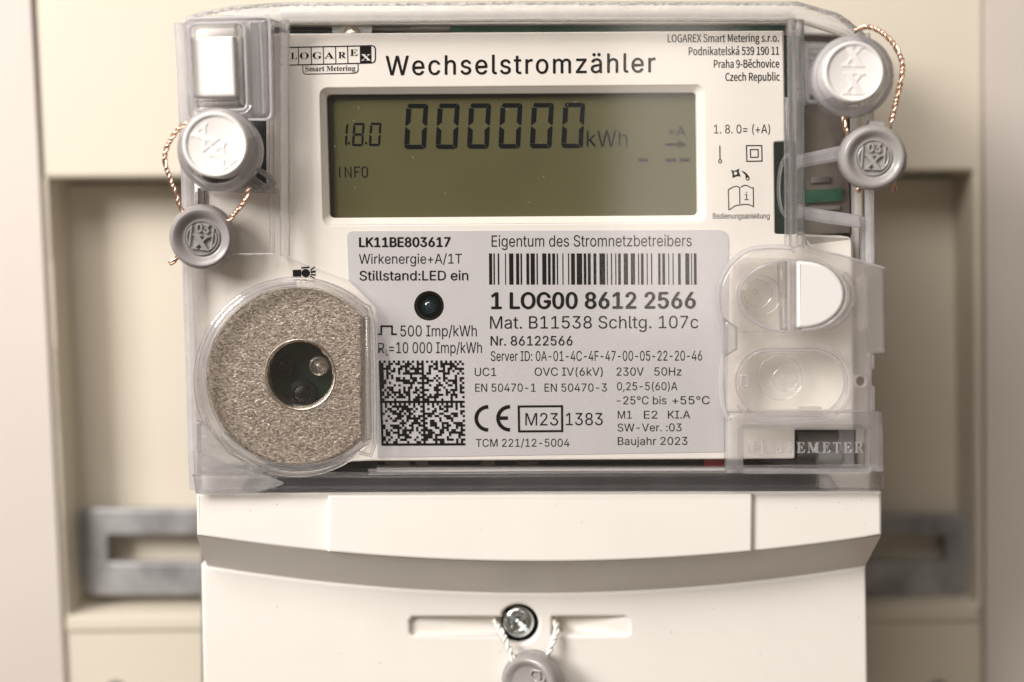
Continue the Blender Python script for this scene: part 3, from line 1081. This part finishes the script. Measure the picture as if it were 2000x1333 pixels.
slab('corner_wall', fillet([(376, 880), (448, 912), (520, 930), (560, 946), (500, 964), (381, 965)], [4, 14, 14, 14, 10, 4]), -0.0050, 0.0010, 'flange', cover, 0.0003)
# pocket round the white block
slab('pocket_frame', [fillet([(357, 37), (526, 33), (530, 234), (366, 234)], [18, 10, 16, 16]), fillet([(369, 49), (476, 45), (482, 214), (378, 215)], [14, 12, 14, 14])], -0.0074, 0.0060, 'pocket', cover, 0.0010, 3)
slab('pocket_frame', [fillet([(488, 42), (522, 40), (526, 226), (494, 226)], 8), fillet([(499, 52), (512, 52), (516, 214), (503, 214)], 4)], -0.0062, 0.005, 'pocket', cover, 0.0006, 3)
for lp in ([(357, 37), (526, 33), (530, 234), (366, 234)], [(368, 48), (477, 44), (483, 215), (377, 216)]):
    build('pocket_glint', ptube(fillet(lp, 15), 2.4, -0.0072, 8, True), 'milky', cover)  # milky tubes added as highlight lines along the pocket edges
build('pocket_glint', ptube([(508, 46), (512, 120), (515, 222)], 2.2, -0.0064, 8), 'milky', cover)
slab('pocket_rib', [(456, 42), (471, 42), (477, 206), (462, 207)], -0.0050, 0.003, 'frost', cover, 0.0004)  # frosted bar stands in for a dark upright reflection
slab('pocket_rib', [(380, 196), (464, 195), (470, 206), (384, 208)], -0.0050, 0.003, 'glass', cover, 0.0006)
# arms by the left plug, milky ribs on the right
for p in ([(483, 322), (492, 318), (532, 346), (524, 353)], [(474, 338), (482, 332), (522, 366), (508, 369)], [(505, 368), (530, 350), (536, 358), (512, 374)],
          [(470, 352), (476, 347), (506, 366), (500, 372)]):
    slab('latch_arm', fillet(p, 3), -0.0068, 0.004, 'glass', cover, 0.0006)
slab('side_rib', fillet([(390, 366), (540, 368), (540, 378), (392, 374)], 3), -0.004, 0.003, 'flange', cover, 0.0004)
slab('side_rib', fillet([(1556, 303), (1648, 283), (1652, 312), (1558, 330)], 5), -0.0030, 0.003, 'milky', cover, 0.0008)
slab('side_rib', fillet([(1556, 401), (1610, 410), (1684, 421), (1684, 446), (1610, 436), (1556, 426)], 5), -0.0030, 0.003, 'milky', cover, 0.0008)
slab('side_box', [fillet([(1570, 80), (1620, 82), (1650, 100), (1650, 196), (1620, 203), (1572, 204)], 6), fillet([(1580, 92), (1616, 93), (1640, 106), (1640, 188), (1616, 194), (1582, 194)], 5)], -0.0056, 0.0048, 'glass', cover, 0.0008)
build('side_loop', ptube([(1540, 300), (1528, 318), (1522, 345), (1521, 380), (1526, 410), (1537, 424)], 3.5, -0.0040, 8, smooth_per=5), 'glass', cover)
slab('side_step', fillet([(1684, 424), (1705, 424), (1706, 520), (1684, 515)], 3), 0.0005, 0.003, 'milky', cover, 0.0004)
slab('left_step', fillet([(386, 368), (398, 368), (398, 402), (386, 402)], 1), -0.001, 0.002, 'grey_metal', meter)

# bulge round the optical port
bulge = []
for i in range(41):
    a = math.radians(150 + (312 - 150) * i / 40)
    bulge.append((578 + 196 * math.cos(a), 742 + 197 * math.sin(a)))
bulge += [(720, 600), (729, 626), (731, 700), (732, 800), (732, 866), (724, 890)]
for i in range(13):
    a = math.radians(50 + (120 - 50) * i / 12)
    bulge.append((580 + 188 * math.cos(a), 742 + 186 * math.sin(a)))
build('port_bulge', ptube(bulge, 4.2, -0.0058, 10), 'glass', cover)
b2 = []
for i in range(49):
    a = math.radians(130 + (318 - 130) * i / 48)
    b2.append((580 + 184 * math.cos(a), 738 + 184 * math.sin(a)))
build('port_bulge', ptube(b2, 9, -0.0036, 10), 'glass', cover)
b3 = []
for i in range(33):
    a = math.radians(46 + (142 - 46) * i / 32)
    b3.append((582 + 186 * math.cos(a), 740 + 176 * math.sin(a)))
build('port_bulge', ptube(b3, 8, -0.0046, 10), 'glass', cover)
bulge_glint = [(579 + 187 * math.cos(math.radians(a)), 736 + 186 * math.sin(math.radians(a))) for a in range(186, 272, 4)]
build('port_bulge', ptube(bulge_glint, 6, -0.0030, 8), 'milky', cover)  # milky arc imitates the bright reflection off the bulge wall
slab('port_pane', circ(578, 738, 186, 190, 64), -0.0040, 0.0008, 'clear', cover, 0.0002)
slab('port_rib', [(712, 618), (722, 618), (725, 860), (715, 862)], -0.0046, 0.003, 'glass', cover, 0.0006)
slab('corner_shade', fillet([(382, 820), (400, 830), (448, 888), (520, 924), (440, 926), (384, 926)], 6), -0.0040, 0.002, 'frost', cover, 0.0006)
build('cover_seam_glint', ptube([(372, 497), (450, 497), (536, 496)], 1.4, -0.0052, 6), 'raised', cover)  # hazy plastic whitens the seam as a painted glint

# latch at the right
lo = fillet([(1414, 692), (1414, 640), (1405, 592), (1408, 556), (1428, 518), (1462, 490), (1502, 484), (1546, 488), (1568, 476), (1596, 490), (1640, 498), (1692, 512), (1728, 521), (1730, 690), (1704, 693), (1700, 808), (1420, 808)],
            [4, 14, 16, 16, 18, 16, 14, 6, 12, 14, 10, 10, 10, 8, 3, 3, 4])
dl = circ(1541, 579, 98, 69, 28, PI / 2, 3 * PI / 2, False)
dr = [(1555, 509)] + circ(1566, 576, 87, 68, 28, -PI / 2, PI / 2, False) + [(1555, 644)]
oval = rr(1440, 684, 1653, 812, 64, 10)
latch = slab('latch', [lo, dl, dr, oval, circ(1681, 745, 11, n=20)], -0.0062, 0.0026, 'latch', cover, 0.0005)
slab('latch_floor', fillet([(1432, 505), (1552, 505), (1552, 650), (1432, 650)], 10), -0.0020, 0.0010, 'latch', cover, 0.0002)
slab('latch_floor', rr(1436, 680, 1657, 816, 66, 8), -0.0020, 0.0010, 'clear', cover, 0.0002)
build('latch_edge_glint', ptube(dl, 3.2, -0.0060, 8, True), 'raised', cover)  # all latch edges are hazy plastic, so their white glint is painted in
build('latch_edge_glint', ptube(circ(1566, 576, 88, 69, 28, -PI / 2, PI / 2, False), 3.0, -0.0060, 8), 'raised', cover)
build('latch_edge_glint', ptube(oval, 3.4, -0.0058, 8, True), 'raised', cover)
build('latch_edge_glint', ptube(rr(1428, 674, 1664, 824, 72, 8)[:24], 3.0, -0.0056, 8), 'raised', cover)
build('latch_edge_glint', ptube([(1416, 690), (1412, 640), (1404, 592), (1406, 556), (1424, 518), (1458, 490), (1500, 483), (1540, 484), (1553, 492)], 5, -0.0050, 10, smooth_per=5), 'raised', cover)
build('latch_edge_glint', ptube([(1576, 470), (1584, 481), (1600, 489), (1645, 500), (1700, 516), (1727, 524)], 2.2, -0.0062, 8, smooth_per=4), 'raised', cover)
build('latch_edge_glint', ptube([(1412, 690), (1408, 740), (1411, 790), (1424, 822)], 6, -0.0048, 10, smooth_per=5), 'raised', cover)
slab('latch_bar', [(1522, 512), (1540, 512), (1540, 646), (1527, 646)], -0.0050, 0.003, 'glass', cover, 0.0007)
slab('latch_bar', [(1416, 622), (1442, 640), (1442, 684), (1416, 700)], -0.0066, 0.003, 'glass', cover, 0.0008)
slab('latch_bar', fillet([(1672, 540), (1700, 536), (1702, 640), (1680, 652)], 12), -0.0040, 0.002, 'latch', cover, 0.0008)
build('latch_bar', ptube(circ(1566, 578, 100, 74, 20, -PI / 5, PI / 3, False), 6, -0.0044, 8), 'glass', cover)
for (x, y, r) in ((1480, 574, 27), (1487, 577, 38), (1534, 740, 24), (1524, 738, 44)):
    build('gate_mark', ptube(circ(x, y, r, r, 28), 1.2, -0.0022, 6, True), 'glass', cover)
for (x, y) in ((1475, 571), (1530, 737)):
    build('gate_mark', placed(lathe([(1e-6, -0.0006), (0.0003, -0.0004), (0.0006, 0.0)], 16), Matrix.Translation(at(x, y, -0.0022))), 'glass', cover)
build('latch_edge_glint', ptube(rr(1447, 733, 1459, 755, 1.5, 2), 1.4, -0.0062, 6, True), 'raised', cover)
build('rivet_hole', ptube(circ(1681, 745, 11.5, n=24), 2.4, -0.0064, 8, True), 'latch', cover)
slab('rivet_back', circ(1680, 744, 14, n=20), 0.0002, 0.0006, 'umber', meter)
for (a, b) in ((795, 800), (803, 808)):
    slab('slot_lip', rr(1560, a, 1606, b, 2), -0.0030, 0.001, 'latch', meter, 0.0003)
slab('side_step', fillet([(1698, 694), (1709, 694), (1709, 722), (1703, 724), (1703, 752), (1710, 756), (1710, 806), (1698, 806)], 2), -0.0030, 0.003, 'milky', cover, 0.0004)
# lower right corner box with its window and raised name
box_o = fillet([(1420, 812), (1440, 806), (1726, 806), (1728, 924), (1420, 926)], [6, 6, 8, 2, 2])
slab('corner_box', [box_o, rr(1450, 838, 1698, 918, 8)], -0.0064, 0.0050, 'flange', cover, 0.0008)
build('window_edge', ptube(rr(1450, 838, 1698, 918, 8), 1.8, -0.0062, 8, True), 'glass', cover)
wp = slab('window_pane', rr(1446, 834, 1702, 922, 8), -0.0050, 0.0008, 'clear', cover, 0.0002)
v, fs = glyphs(serif('SAFEMETER'), 'serif', -0.01, 1.22, extrude=0.05, bev=0.016, res=2)
a0, a1 = min(p[0] for p in v), max(p[0] for p in v)
z0, z1 = min(p[2] for p in v), max(p[2] for p in v)
pts = [at(1497 + (p[0] - a0) / (a1 - a0) * 190, 885 - p[1] / cap('serif') * 20.5, 0) for p in v]
pts = [Vector((q.x * 0.9815, 0, q.z * 0.9815)) for q in pts]
pts = [at(1497 + (p[0] - a0) / (a1 - a0) * 190, 885 - p[1] / cap('serif') * 20.5, -0.0049 - 0.0007 * (p[2] - z0) / (z1 - z0)) for p in v]
build('raised_lettering', MB().add(pts, fs), 'raised', cover)
build('raised_emblem', ptube(rr(1463, 860, 1488, 887, 4), 1.4, -0.0052, 6, True), 'raised', cover)
for (cx, cy_) in ((1476, 868), (1476, 880)):
    v, fs = glyphs(serif('X'), 'serif', 0, 1.0, extrude=0.05, bev=0.012, res=2)
    a0, a1 = min(p[0] for p in v), max(p[0] for p in v)
    b1 = max(p[1] for p in v)
    z0, z1 = min(p[2] for p in v), max(p[2] for p in v)
    build('raised_emblem', MB().add([at(cx - 6 + 12 * (p[0] - a0) / (a1 - a0), cy_ + 4.6 - 9.2 * p[1] / b1, -0.0049 - 0.0004 * (p[2] - z0) / (z1 - z0)) for p in v], fs), 'glass', cover)

# specks and hair scratches on the clear pane, too many to count
mb = MB()
for i in range(48):
    x, y = random.uniform(560, 1530), random.uniform(60, 900)
    if i < 16:
        x, y = random.uniform(650, 1355), random.uniform(186, 420)
    a, l = random.uniform(0, PI), random.uniform(1.0, 5.0)
    w = random.uniform(0.4, 0.7)
    bend = random.uniform(-.5, .5)
    p0 = (x, y)
    p1 = (x + l * math.cos(a), y + l * math.sin(a))
    p2 = (p1[0] + l * .6 * math.cos(a + bend), p1[1] + l * .6 * math.sin(a + bend))
    for q in strip([p0, p1, p2], w):
        mb.add([at(s, t, -0.00466) for s, t in q], [(0, 1, 2, 3)])
dust = build('dust_speck', mb, 'milky', cover, None)
dust['kind'] = 'stuff'

# ================================================================== TERMINAL COVER
YT = -0.0034   # raised front
YD = -0.0024   # side panels, 1 mm back
YLo = 0.0075   # lower face


def curve1(x):  # lower edge of the front band
    t = (x - 383) / (1722 - 383)
    return 1047 + (1099 - 1047) * (1 - (2 * t - 1) ** 2)


def curve2(x):  # foot of the shaded chamfer on the lower face
    t = (x - 404) / (1690 - 404)
    return 1105 + (1158 - 1105) * (1 - (2 * t - 1) ** 2)


tcov = slab('terminal_cover', fillet([(383, 964), (1723, 960), (1723, 1046)] + [(1722 - (1722 - 383) * i / 40, curve1(1722 - (1722 - 383) * i / 40)) for i in range(1, 40)] + [(384, 1047)],
            [5, 5] + [0] * 42, 4), YD, 0.0016, 'ivory', meter, 0.0006, 3)
xs = [640 + (1470 - 640) * i / 30 for i in range(31)]
slab('raised_panel', fillet([(640, 966), (1471, 963)] + [(x, curve1(x)) for x in reversed(xs)], [7, 7] + [0] * 31, 4), YT, 0.0020, 'ivory', tcov, 0.0006, 3)
# shaded chamfer running back to the lower face
n = 48
top, bot = [], []
for i in range(n + 1):
    t = i / n
    x1 = 384 + (1721 - 384) * t
    x2 = 404 + (1690 - 404) * t
    yy = YD + 0.0006
    if 640 < x1 < 1471:
        yy = YD + 0.0006
    top.append(at(x1, curve1(x1) - 1.0, yy))
    bot.append(at(x2, curve2(x2), YLo + 0.0003))
mb = MB()
mb.add(top + bot, [(i, i + 1, n + 1 + i + 1, n + 1 + i) for i in range(n)])
topb = [Vector((p.x, 0.03, p.z)) for p in top]
botb = [Vector((p.x, 0.03, p.z)) for p in bot]
mb.add([top[0], bot[0], botb[0], topb[0]], [(0, 1, 2, 3)])
mb.add([top[-1], bot[-1], botb[-1], topb[-1]], [(0, 1, 2, 3)])
build('chamfer', mb, 'ivory', tcov, 50)
# raised panel underside lip
m2 = MB()
p1 = [at(x, curve1(x) - 0.6, YT + 0.0010) for x in xs]
p2 = [at(x + (0 if True else 0), curve1(x) + 2.0, YD + 0.0009) for x in xs]
m2.add(p1 + p2, [(i, i + 1, 31 + i + 1, 31 + i) for i in range(30)])
build('panel_lip', m2, 'ivory', tcov, 50)
# lower face with screw hole and wire slots
slotL = [(802, 1213), (808, 1207), (968, 1207), (984, 1196)]
scr = circ(1013, 1220, 39, 38, 36, math.radians(-142), math.radians(142), False)
slotL = [(806, 1207)] + [(981, 1207)] + [(x, y) for x, y in scr] + [(981, 1242), (806, 1242), (801, 1236), (801, 1213)]
slotR = fillet([(1079, 1206), (1226, 1206), (1229, 1240), (1079, 1241)], [2, 9, 9, 2])
lf = [(1692 - (1692 - 392) * i / 40, curve2(1692 - (1692 - 392) * i / 40)) for i in range(41)]
lower = slab('lower_face', [[(392, 1104)] + [(398, 1420), (1697, 1420), (1692, 1106)] + lf[1:-1], slotL, slotR], YLo, 0.010, 'ivory', tcov, 0.0007, 3)
fl = MB()
fl.add([at(795, 1200, YLo + .0012), at(985, 1200, YLo + .0028), at(985, 1250, YLo + .0028), at(795, 1250, YLo + .0012)], [(0, 1, 2, 3)])
fl.add([at(1074, 1200, YLo + .0040), at(1236, 1200, YLo + .0002), at(1236, 1246, YLo + .0002), at(1074, 1246, YLo + .0040)], [(0, 1, 2, 3)])
build('slot_floor', fl, 'ivory', tcov, None)
k = mmpx(YLo)
c4 = Matrix.Translation(at(1013, 1220, YLo))
build('screw_well', placed(lathe([(39.5 * k, 0.0015), (38.6 * k, 0.0042), (1e-8, 0.0044)], 40, False), c4), 'black', tcov)
scw = build('screw', placed(lathe([(1e-7, 0.0012), (9 * k, 0.0010), (12 * k, 0.0003), (20 * k, -0.0002), (30 * k, 0.0002), (34 * k, 0.0009), (35 * k, 0.0030)], 48), c4 @ Matrix.Translation((0, 0.0012, 0))), 'chrome', tcov, 60)
mb = MB()
for a in range(4):
    ang = math.radians(45 + 90 * a + 4)
    c, s = math.cos(ang), math.sin(ang)
    q = []
    for (u, w, d) in ((6, -5, .0002), (24, -3.4, -.00055), (24, 3.4, -.00055), (6, 5, .0002)):
        q.append(c4 @ Matrix.Translation((0, 0.0012, 0)) @ Vector(((u * c - w * s) * k, d, (u * s + w * c) * k)))
    q += [p + Vector((0, 0.0016, 0)) for p in q]
    mb.add(q, [(0, 1, 2, 3), (0, 4, 5, 1), (1, 5, 6, 2), (2, 6, 7, 3), (3, 7, 4, 0)])
build('screw_cross', mb, 'chrome', scw, None)
mb = MB()
for i in range(16):
    x, y = random.uniform(400, 1690), random.choice([random.uniform(975, 1040), random.uniform(1170, 1330)])
    if 640 < x < 1471:
        dy = YT
    else:
        dy = YD
    if y > 1100:
        dy = YLo
    r = random.uniform(.6, 1.3)
    mb.add([at(a, b, dy - 0.00002) for a, b in circ(x, y, r, r * random.uniform(.5, 1), 6)], [tuple(range(6))])
dirt = build('dirt_speck', mb, 'umber', tcov, None)
dirt['kind'] = 'stuff'
slab('terminal_body', [(402, 1000), (1682, 1000), (1690, 1420), (404, 1420)], YLo + 0.0102, 0.030, 'ivory', tcov)


# ================================================================== PLUGS, SEALS, WIRES
def plug(label, cx, cy_, disc, coll, off, tilt, letters):
    y = -0.0125
    k = mmpx(y)
    m4 = Matrix.Translation(at(cx, cy_, y)) @ Matrix.Rotation(math.radians(tilt[0]), 4, 'X') @ Matrix.Rotation(math.radians(tilt[1]), 4, 'Z')
    t = thing('seal_plug', label, 'seal plug', at(cx, cy_, y) + Vector((0, 0.008, 0)), 'white sealing plugs in clear collars')
    R = disc * k
    build('cap', placed(lathe([(1e-7, 0.00025), (R * .84, 0.00025), (R * .86, 0.0002), (R * .875, -0.0001), (R * .93, -0.0002), (R * .98, 0.0000), (R, 0.0004), (R, 0.0050), (R * .6, 0.0052)], 64), m4), 'white', t, 50)
    Q = coll * k
    dx = Vector((off[0] * k, 0, -off[1] * k))
    mc = Matrix.Translation(dx) @ m4
    build('collar', placed(lathe([(R * 1.03, 0.0010), (R * 1.06, 0.0006), (Q * .93, 0.0014), (Q * .99, 0.0030), (Q, 0.0058), (Q * .97, 0.0080), (R * 1.05, 0.0080), (R * 1.03, 0.0010)], 64, False), mc), 'collar', t, 40)
    build('collar_rim', placed(lathe([(Q * .90, 0.0036), (Q * .97, 0.0030), (Q * 1.0, 0.0042), (Q * .96, 0.0048), (Q * .90, 0.0036)], 64, False), mc), 'milky', t, 40)
    for (lx, ly, w, h, rot) in letters:
        build('letter', emboss('X', lx * k, -ly * k, w * k, h * k, m4, 0.00026, 0.00011, rot=math.radians(rot)), 'white', t, 40)
    return t


plug('white sealing plug with tilted crosses in clear collar, below the white block', 420, 283, 64, 82, (0, 8), (0, 0),
     [(-20, -14, 42, 40, 38), (16, 24, 44, 42, 38)])
plug('white sealing plug with two upright crosses at the upper right corner of the cover', 1668, 141, 59, 80, (7, 4), (0, 0),
     [(-1, -30, 42, 40, -2), (1, 22, 42, 42, -2)])


def seal(label, cx, cy_, r, y, tilt, kind, mat):
    k = mmpx(y)
    m4 = Matrix.Translation(at(cx, cy_, y)) @ Matrix.Rotation(math.radians(tilt[2]), 4, 'Y') @ Matrix.Rotation(math.radians(tilt[0]), 4, 'X') @ Matrix.Rotation(math.radians(tilt[1]), 4, 'Z')
    t = thing('wire_seal', label, 'wire seal', at(cx, cy_, y) + Vector((0, 0.004, 0)), 'grey wire seals hanging from twisted wires')
    R = r * k
    build('body', placed(lathe([(1e-7, 0.0008), (R * .60, 0.0008), (R * .66, 0.0006), (R * .76, -0.0002), (R * .86, -0.00035), (R * .95, 0.0002), (R, 0.0014), (R, 0.0038), (R * .95, 0.0046), (1e-7, 0.0048)], 56), m4), mat, t, 60)
    if kind == '03':
        build('emblem_ring', placed(lathe([(R * .50, 0.0009), (R * .51, 0.0005), (R * .545, 0.0005), (R * .56, 0.0009), (R * .50, 0.0009)], 48, False), m4), mat, t)
        build('numeral', emboss('03', 0.0, R * .29, R * .42, R * .29, m4, 0.00085, 0.0003, 'sans', 0.02), mat, t)
        build('letter', emboss('X', 0.0, -R * .15, R * .56, R * .46, m4, 0.00085, 0.0002), mat, t)
        for s in (-1, 1):
            mbx = tube([m4 @ Vector((s * R * .335, 0.0006, R * .34)), m4 @ Vector((s * R * .335, 0.0006, 0)), m4 @ Vector((s * R * .335, 0.0006, -R * .32))], R * .035, 6)
            build('side_bar', mbx, mat, t)
            c = [m4 @ Vector((s * R * .43 * math.cos(math.radians(a)) * 1.05, 0.0006, R * .43 * math.sin(math.radians(a)))) for a in range(-52, 36, 8)] if s > 0 else \
                [m4 @ Vector((s * R * .43 * math.cos(math.radians(a)) * 1.05, 0.0006, R * .43 * math.sin(math.radians(a)))) for a in range(-36, 52, 8)]
            build('arc_arrow', tube(c, R * .03, 6), mat, t)
    else:
        path = [(-.05, .38), (-.16, .30), (-.14, .16), (.02, .14), (.06, .26), (-.04, .40), (.10, .42), (.16, .28), (.06, .12), (.12, -.04), (.02, -.22), (.20, -.2)]
        build('emblem', tube(catmull([m4 @ Vector((a * R * 1.5 + R * .08, 0.0006, b * R * 1.35 + R * .1)) for a, b in path], 6), R * .045, 6), mat, t)
    return t, m4, R


t, m4, R = seal('grey round seal stamped 03 X, half behind the clear cover at the left edge', 393, 465, 63, -0.0080, (4, 6, 8), '03', 'lead_dark')
build('lug', placed(loft([[Vector((R * a, 0.0012, R * b)) for a, b in ((-.26, .93), (.20, 1.0), (.34, .88), (-.1, .86))], [Vector((R * a, 0.0036, R * b)) for a, b in ((-.26, .93), (.20, 1.0), (.34, .88), (-.1, .86))]], (True, True)), m4), 'lead_dark', t)
t, m4, R = seal('clean grey round seal stamped 03 X, hanging at the upper right below the white plug', 1707, 308, 64, -0.0100, (3, -4, 2), '03', 'lead')
build('lug', placed(loft([[Vector((R * a, 0.0010, R * b)) for a, b in ((-.2, .94), (-.17, 1.10), (.26, 1.08), (.28, .92))], [Vector((R * a, 0.0038, R * b)) for a, b in ((-.2, .94), (-.17, 1.10), (.26, 1.08), (.28, .92))]], (True, True)), m4), 'lead', t)
build('lug', placed(loft([[Vector((R * a, d, R * b)) for a, b in ((.94, .38), (1.03, .12), (1.04, -.30), (.86, -.62), (.78, -.55), (.95, -.2))] for d in (0.0016, 0.0042)], (True, True)), m4), 'lead', t)
t, m4, R = seal('taupe seal with curled emblem, cut off by the bottom edge, on a white wire', 1031, 1342, 63, 0.0005, (12, -26, 28), 'curl', 'lead')
build('rear_half', placed(lathe([(1e-7, 0.002), (R * .96, 0.002), (R * 1.02, 0.0032), (R * 1.02, 0.0052), (R * .9, 0.006), (1e-7, 0.006)], 48), Matrix.Translation((-0.0009, 0.0008, -0.0003)) @ m4), 'lead', t, 50)


def wire(label, runs, mat, cat, r, pitch, stubs=()):
    first = runs[0][len(runs[0]) // 2]
    t = thing('seal_wire', label, 'seal wire', at(*first), 'twisted seal wires')
    for run in list(runs):
        path = catmull([at(*p) for p in run], 14)
        dist = [0.0]
        for a, b in zip(path, path[1:]):
            dist.append(dist[-1] + (b - a).length)
        for ph in (0.0, PI):
            mbw = []
            for i, p in enumerate(path):
                tg = (path[min(i + 1, len(path) - 1)] - path[max(i - 1, 0)]).normalized()
                a = (Vector((0, -1, 0)) - tg * (-tg.y)).normalized()
                b = tg.cross(a)
                th = dist[i] / pitch * 2 * PI + ph + 0.9 * math.sin(dist[i] * 900 + 1.3) + 0.6 * math.sin(dist[i] * 2300)
                mbw.append(p + (a * math.cos(th) + b * math.sin(th)) * r * 0.95)
            build('strand', tube(mbw, r, 7), mat, t, 60)
    return t


wire('copper wire looped out to the left of the left sealing plug', [
    [(372, 238, -0.0098), (350, 252, -0.0095), (328, 284, -0.0092), (322, 314, -0.0092), (331, 346, -0.0090), (343, 378, -0.0085), (350, 402, -0.008), (362, 424, -0.0070)],
    [(487, 366, -0.0092), (478, 392, -0.0088), (462, 413, -0.008), (446, 432, -0.0072), (428, 446, -0.006)],
    [(348, 502, -0.0058), (340, 510, -0.006), (331, 515, -0.006)]], 'copper', 'wire', 0.00026, 0.0022)
wire('copper wire arching over the right sealing plug down to the clean grey seal', [
    [(1668, 62, -0.0068), (1690, 53, -0.0072), (1716, 60, -0.0080), (1742, 82, -0.009), (1758, 110, -0.0095), (1763, 134, -0.0098), (1757, 170, -0.0098), (1749, 205, -0.0098), (1741, 236, -0.0092), (1735, 256, -0.0085)],
    [(1647, 222, -0.0080), (1649, 240, -0.0084), (1655, 262, -0.0078), (1664, 280, -0.0062)],
    [(1688, 358, -0.0068), (1680, 368, -0.0072), (1674, 375, -0.0072)],
    [(1744, 350, -0.0070), (1747, 362, -0.0072), (1748, 373, -0.0072)]], 'copper', 'wire', 0.00026, 0.0022)
wire('white plastic coated wire threaded beside the crosshead screw at the bottom', [
    [(966, 1210, 0.0095), (973, 1224, 0.0072), (982, 1240, 0.0055), (990, 1258, 0.0048), (998, 1278, 0.0042), (1006, 1300, 0.003)],
    [(1080, 1206, 0.0100), (1087, 1222, 0.0076), (1086, 1238, 0.0060), (1078, 1258, 0.0050), (1070, 1280, 0.0042), (1060, 1300, 0.003)]], 'white_wire', 'wire', 0.00036, 0.0030)
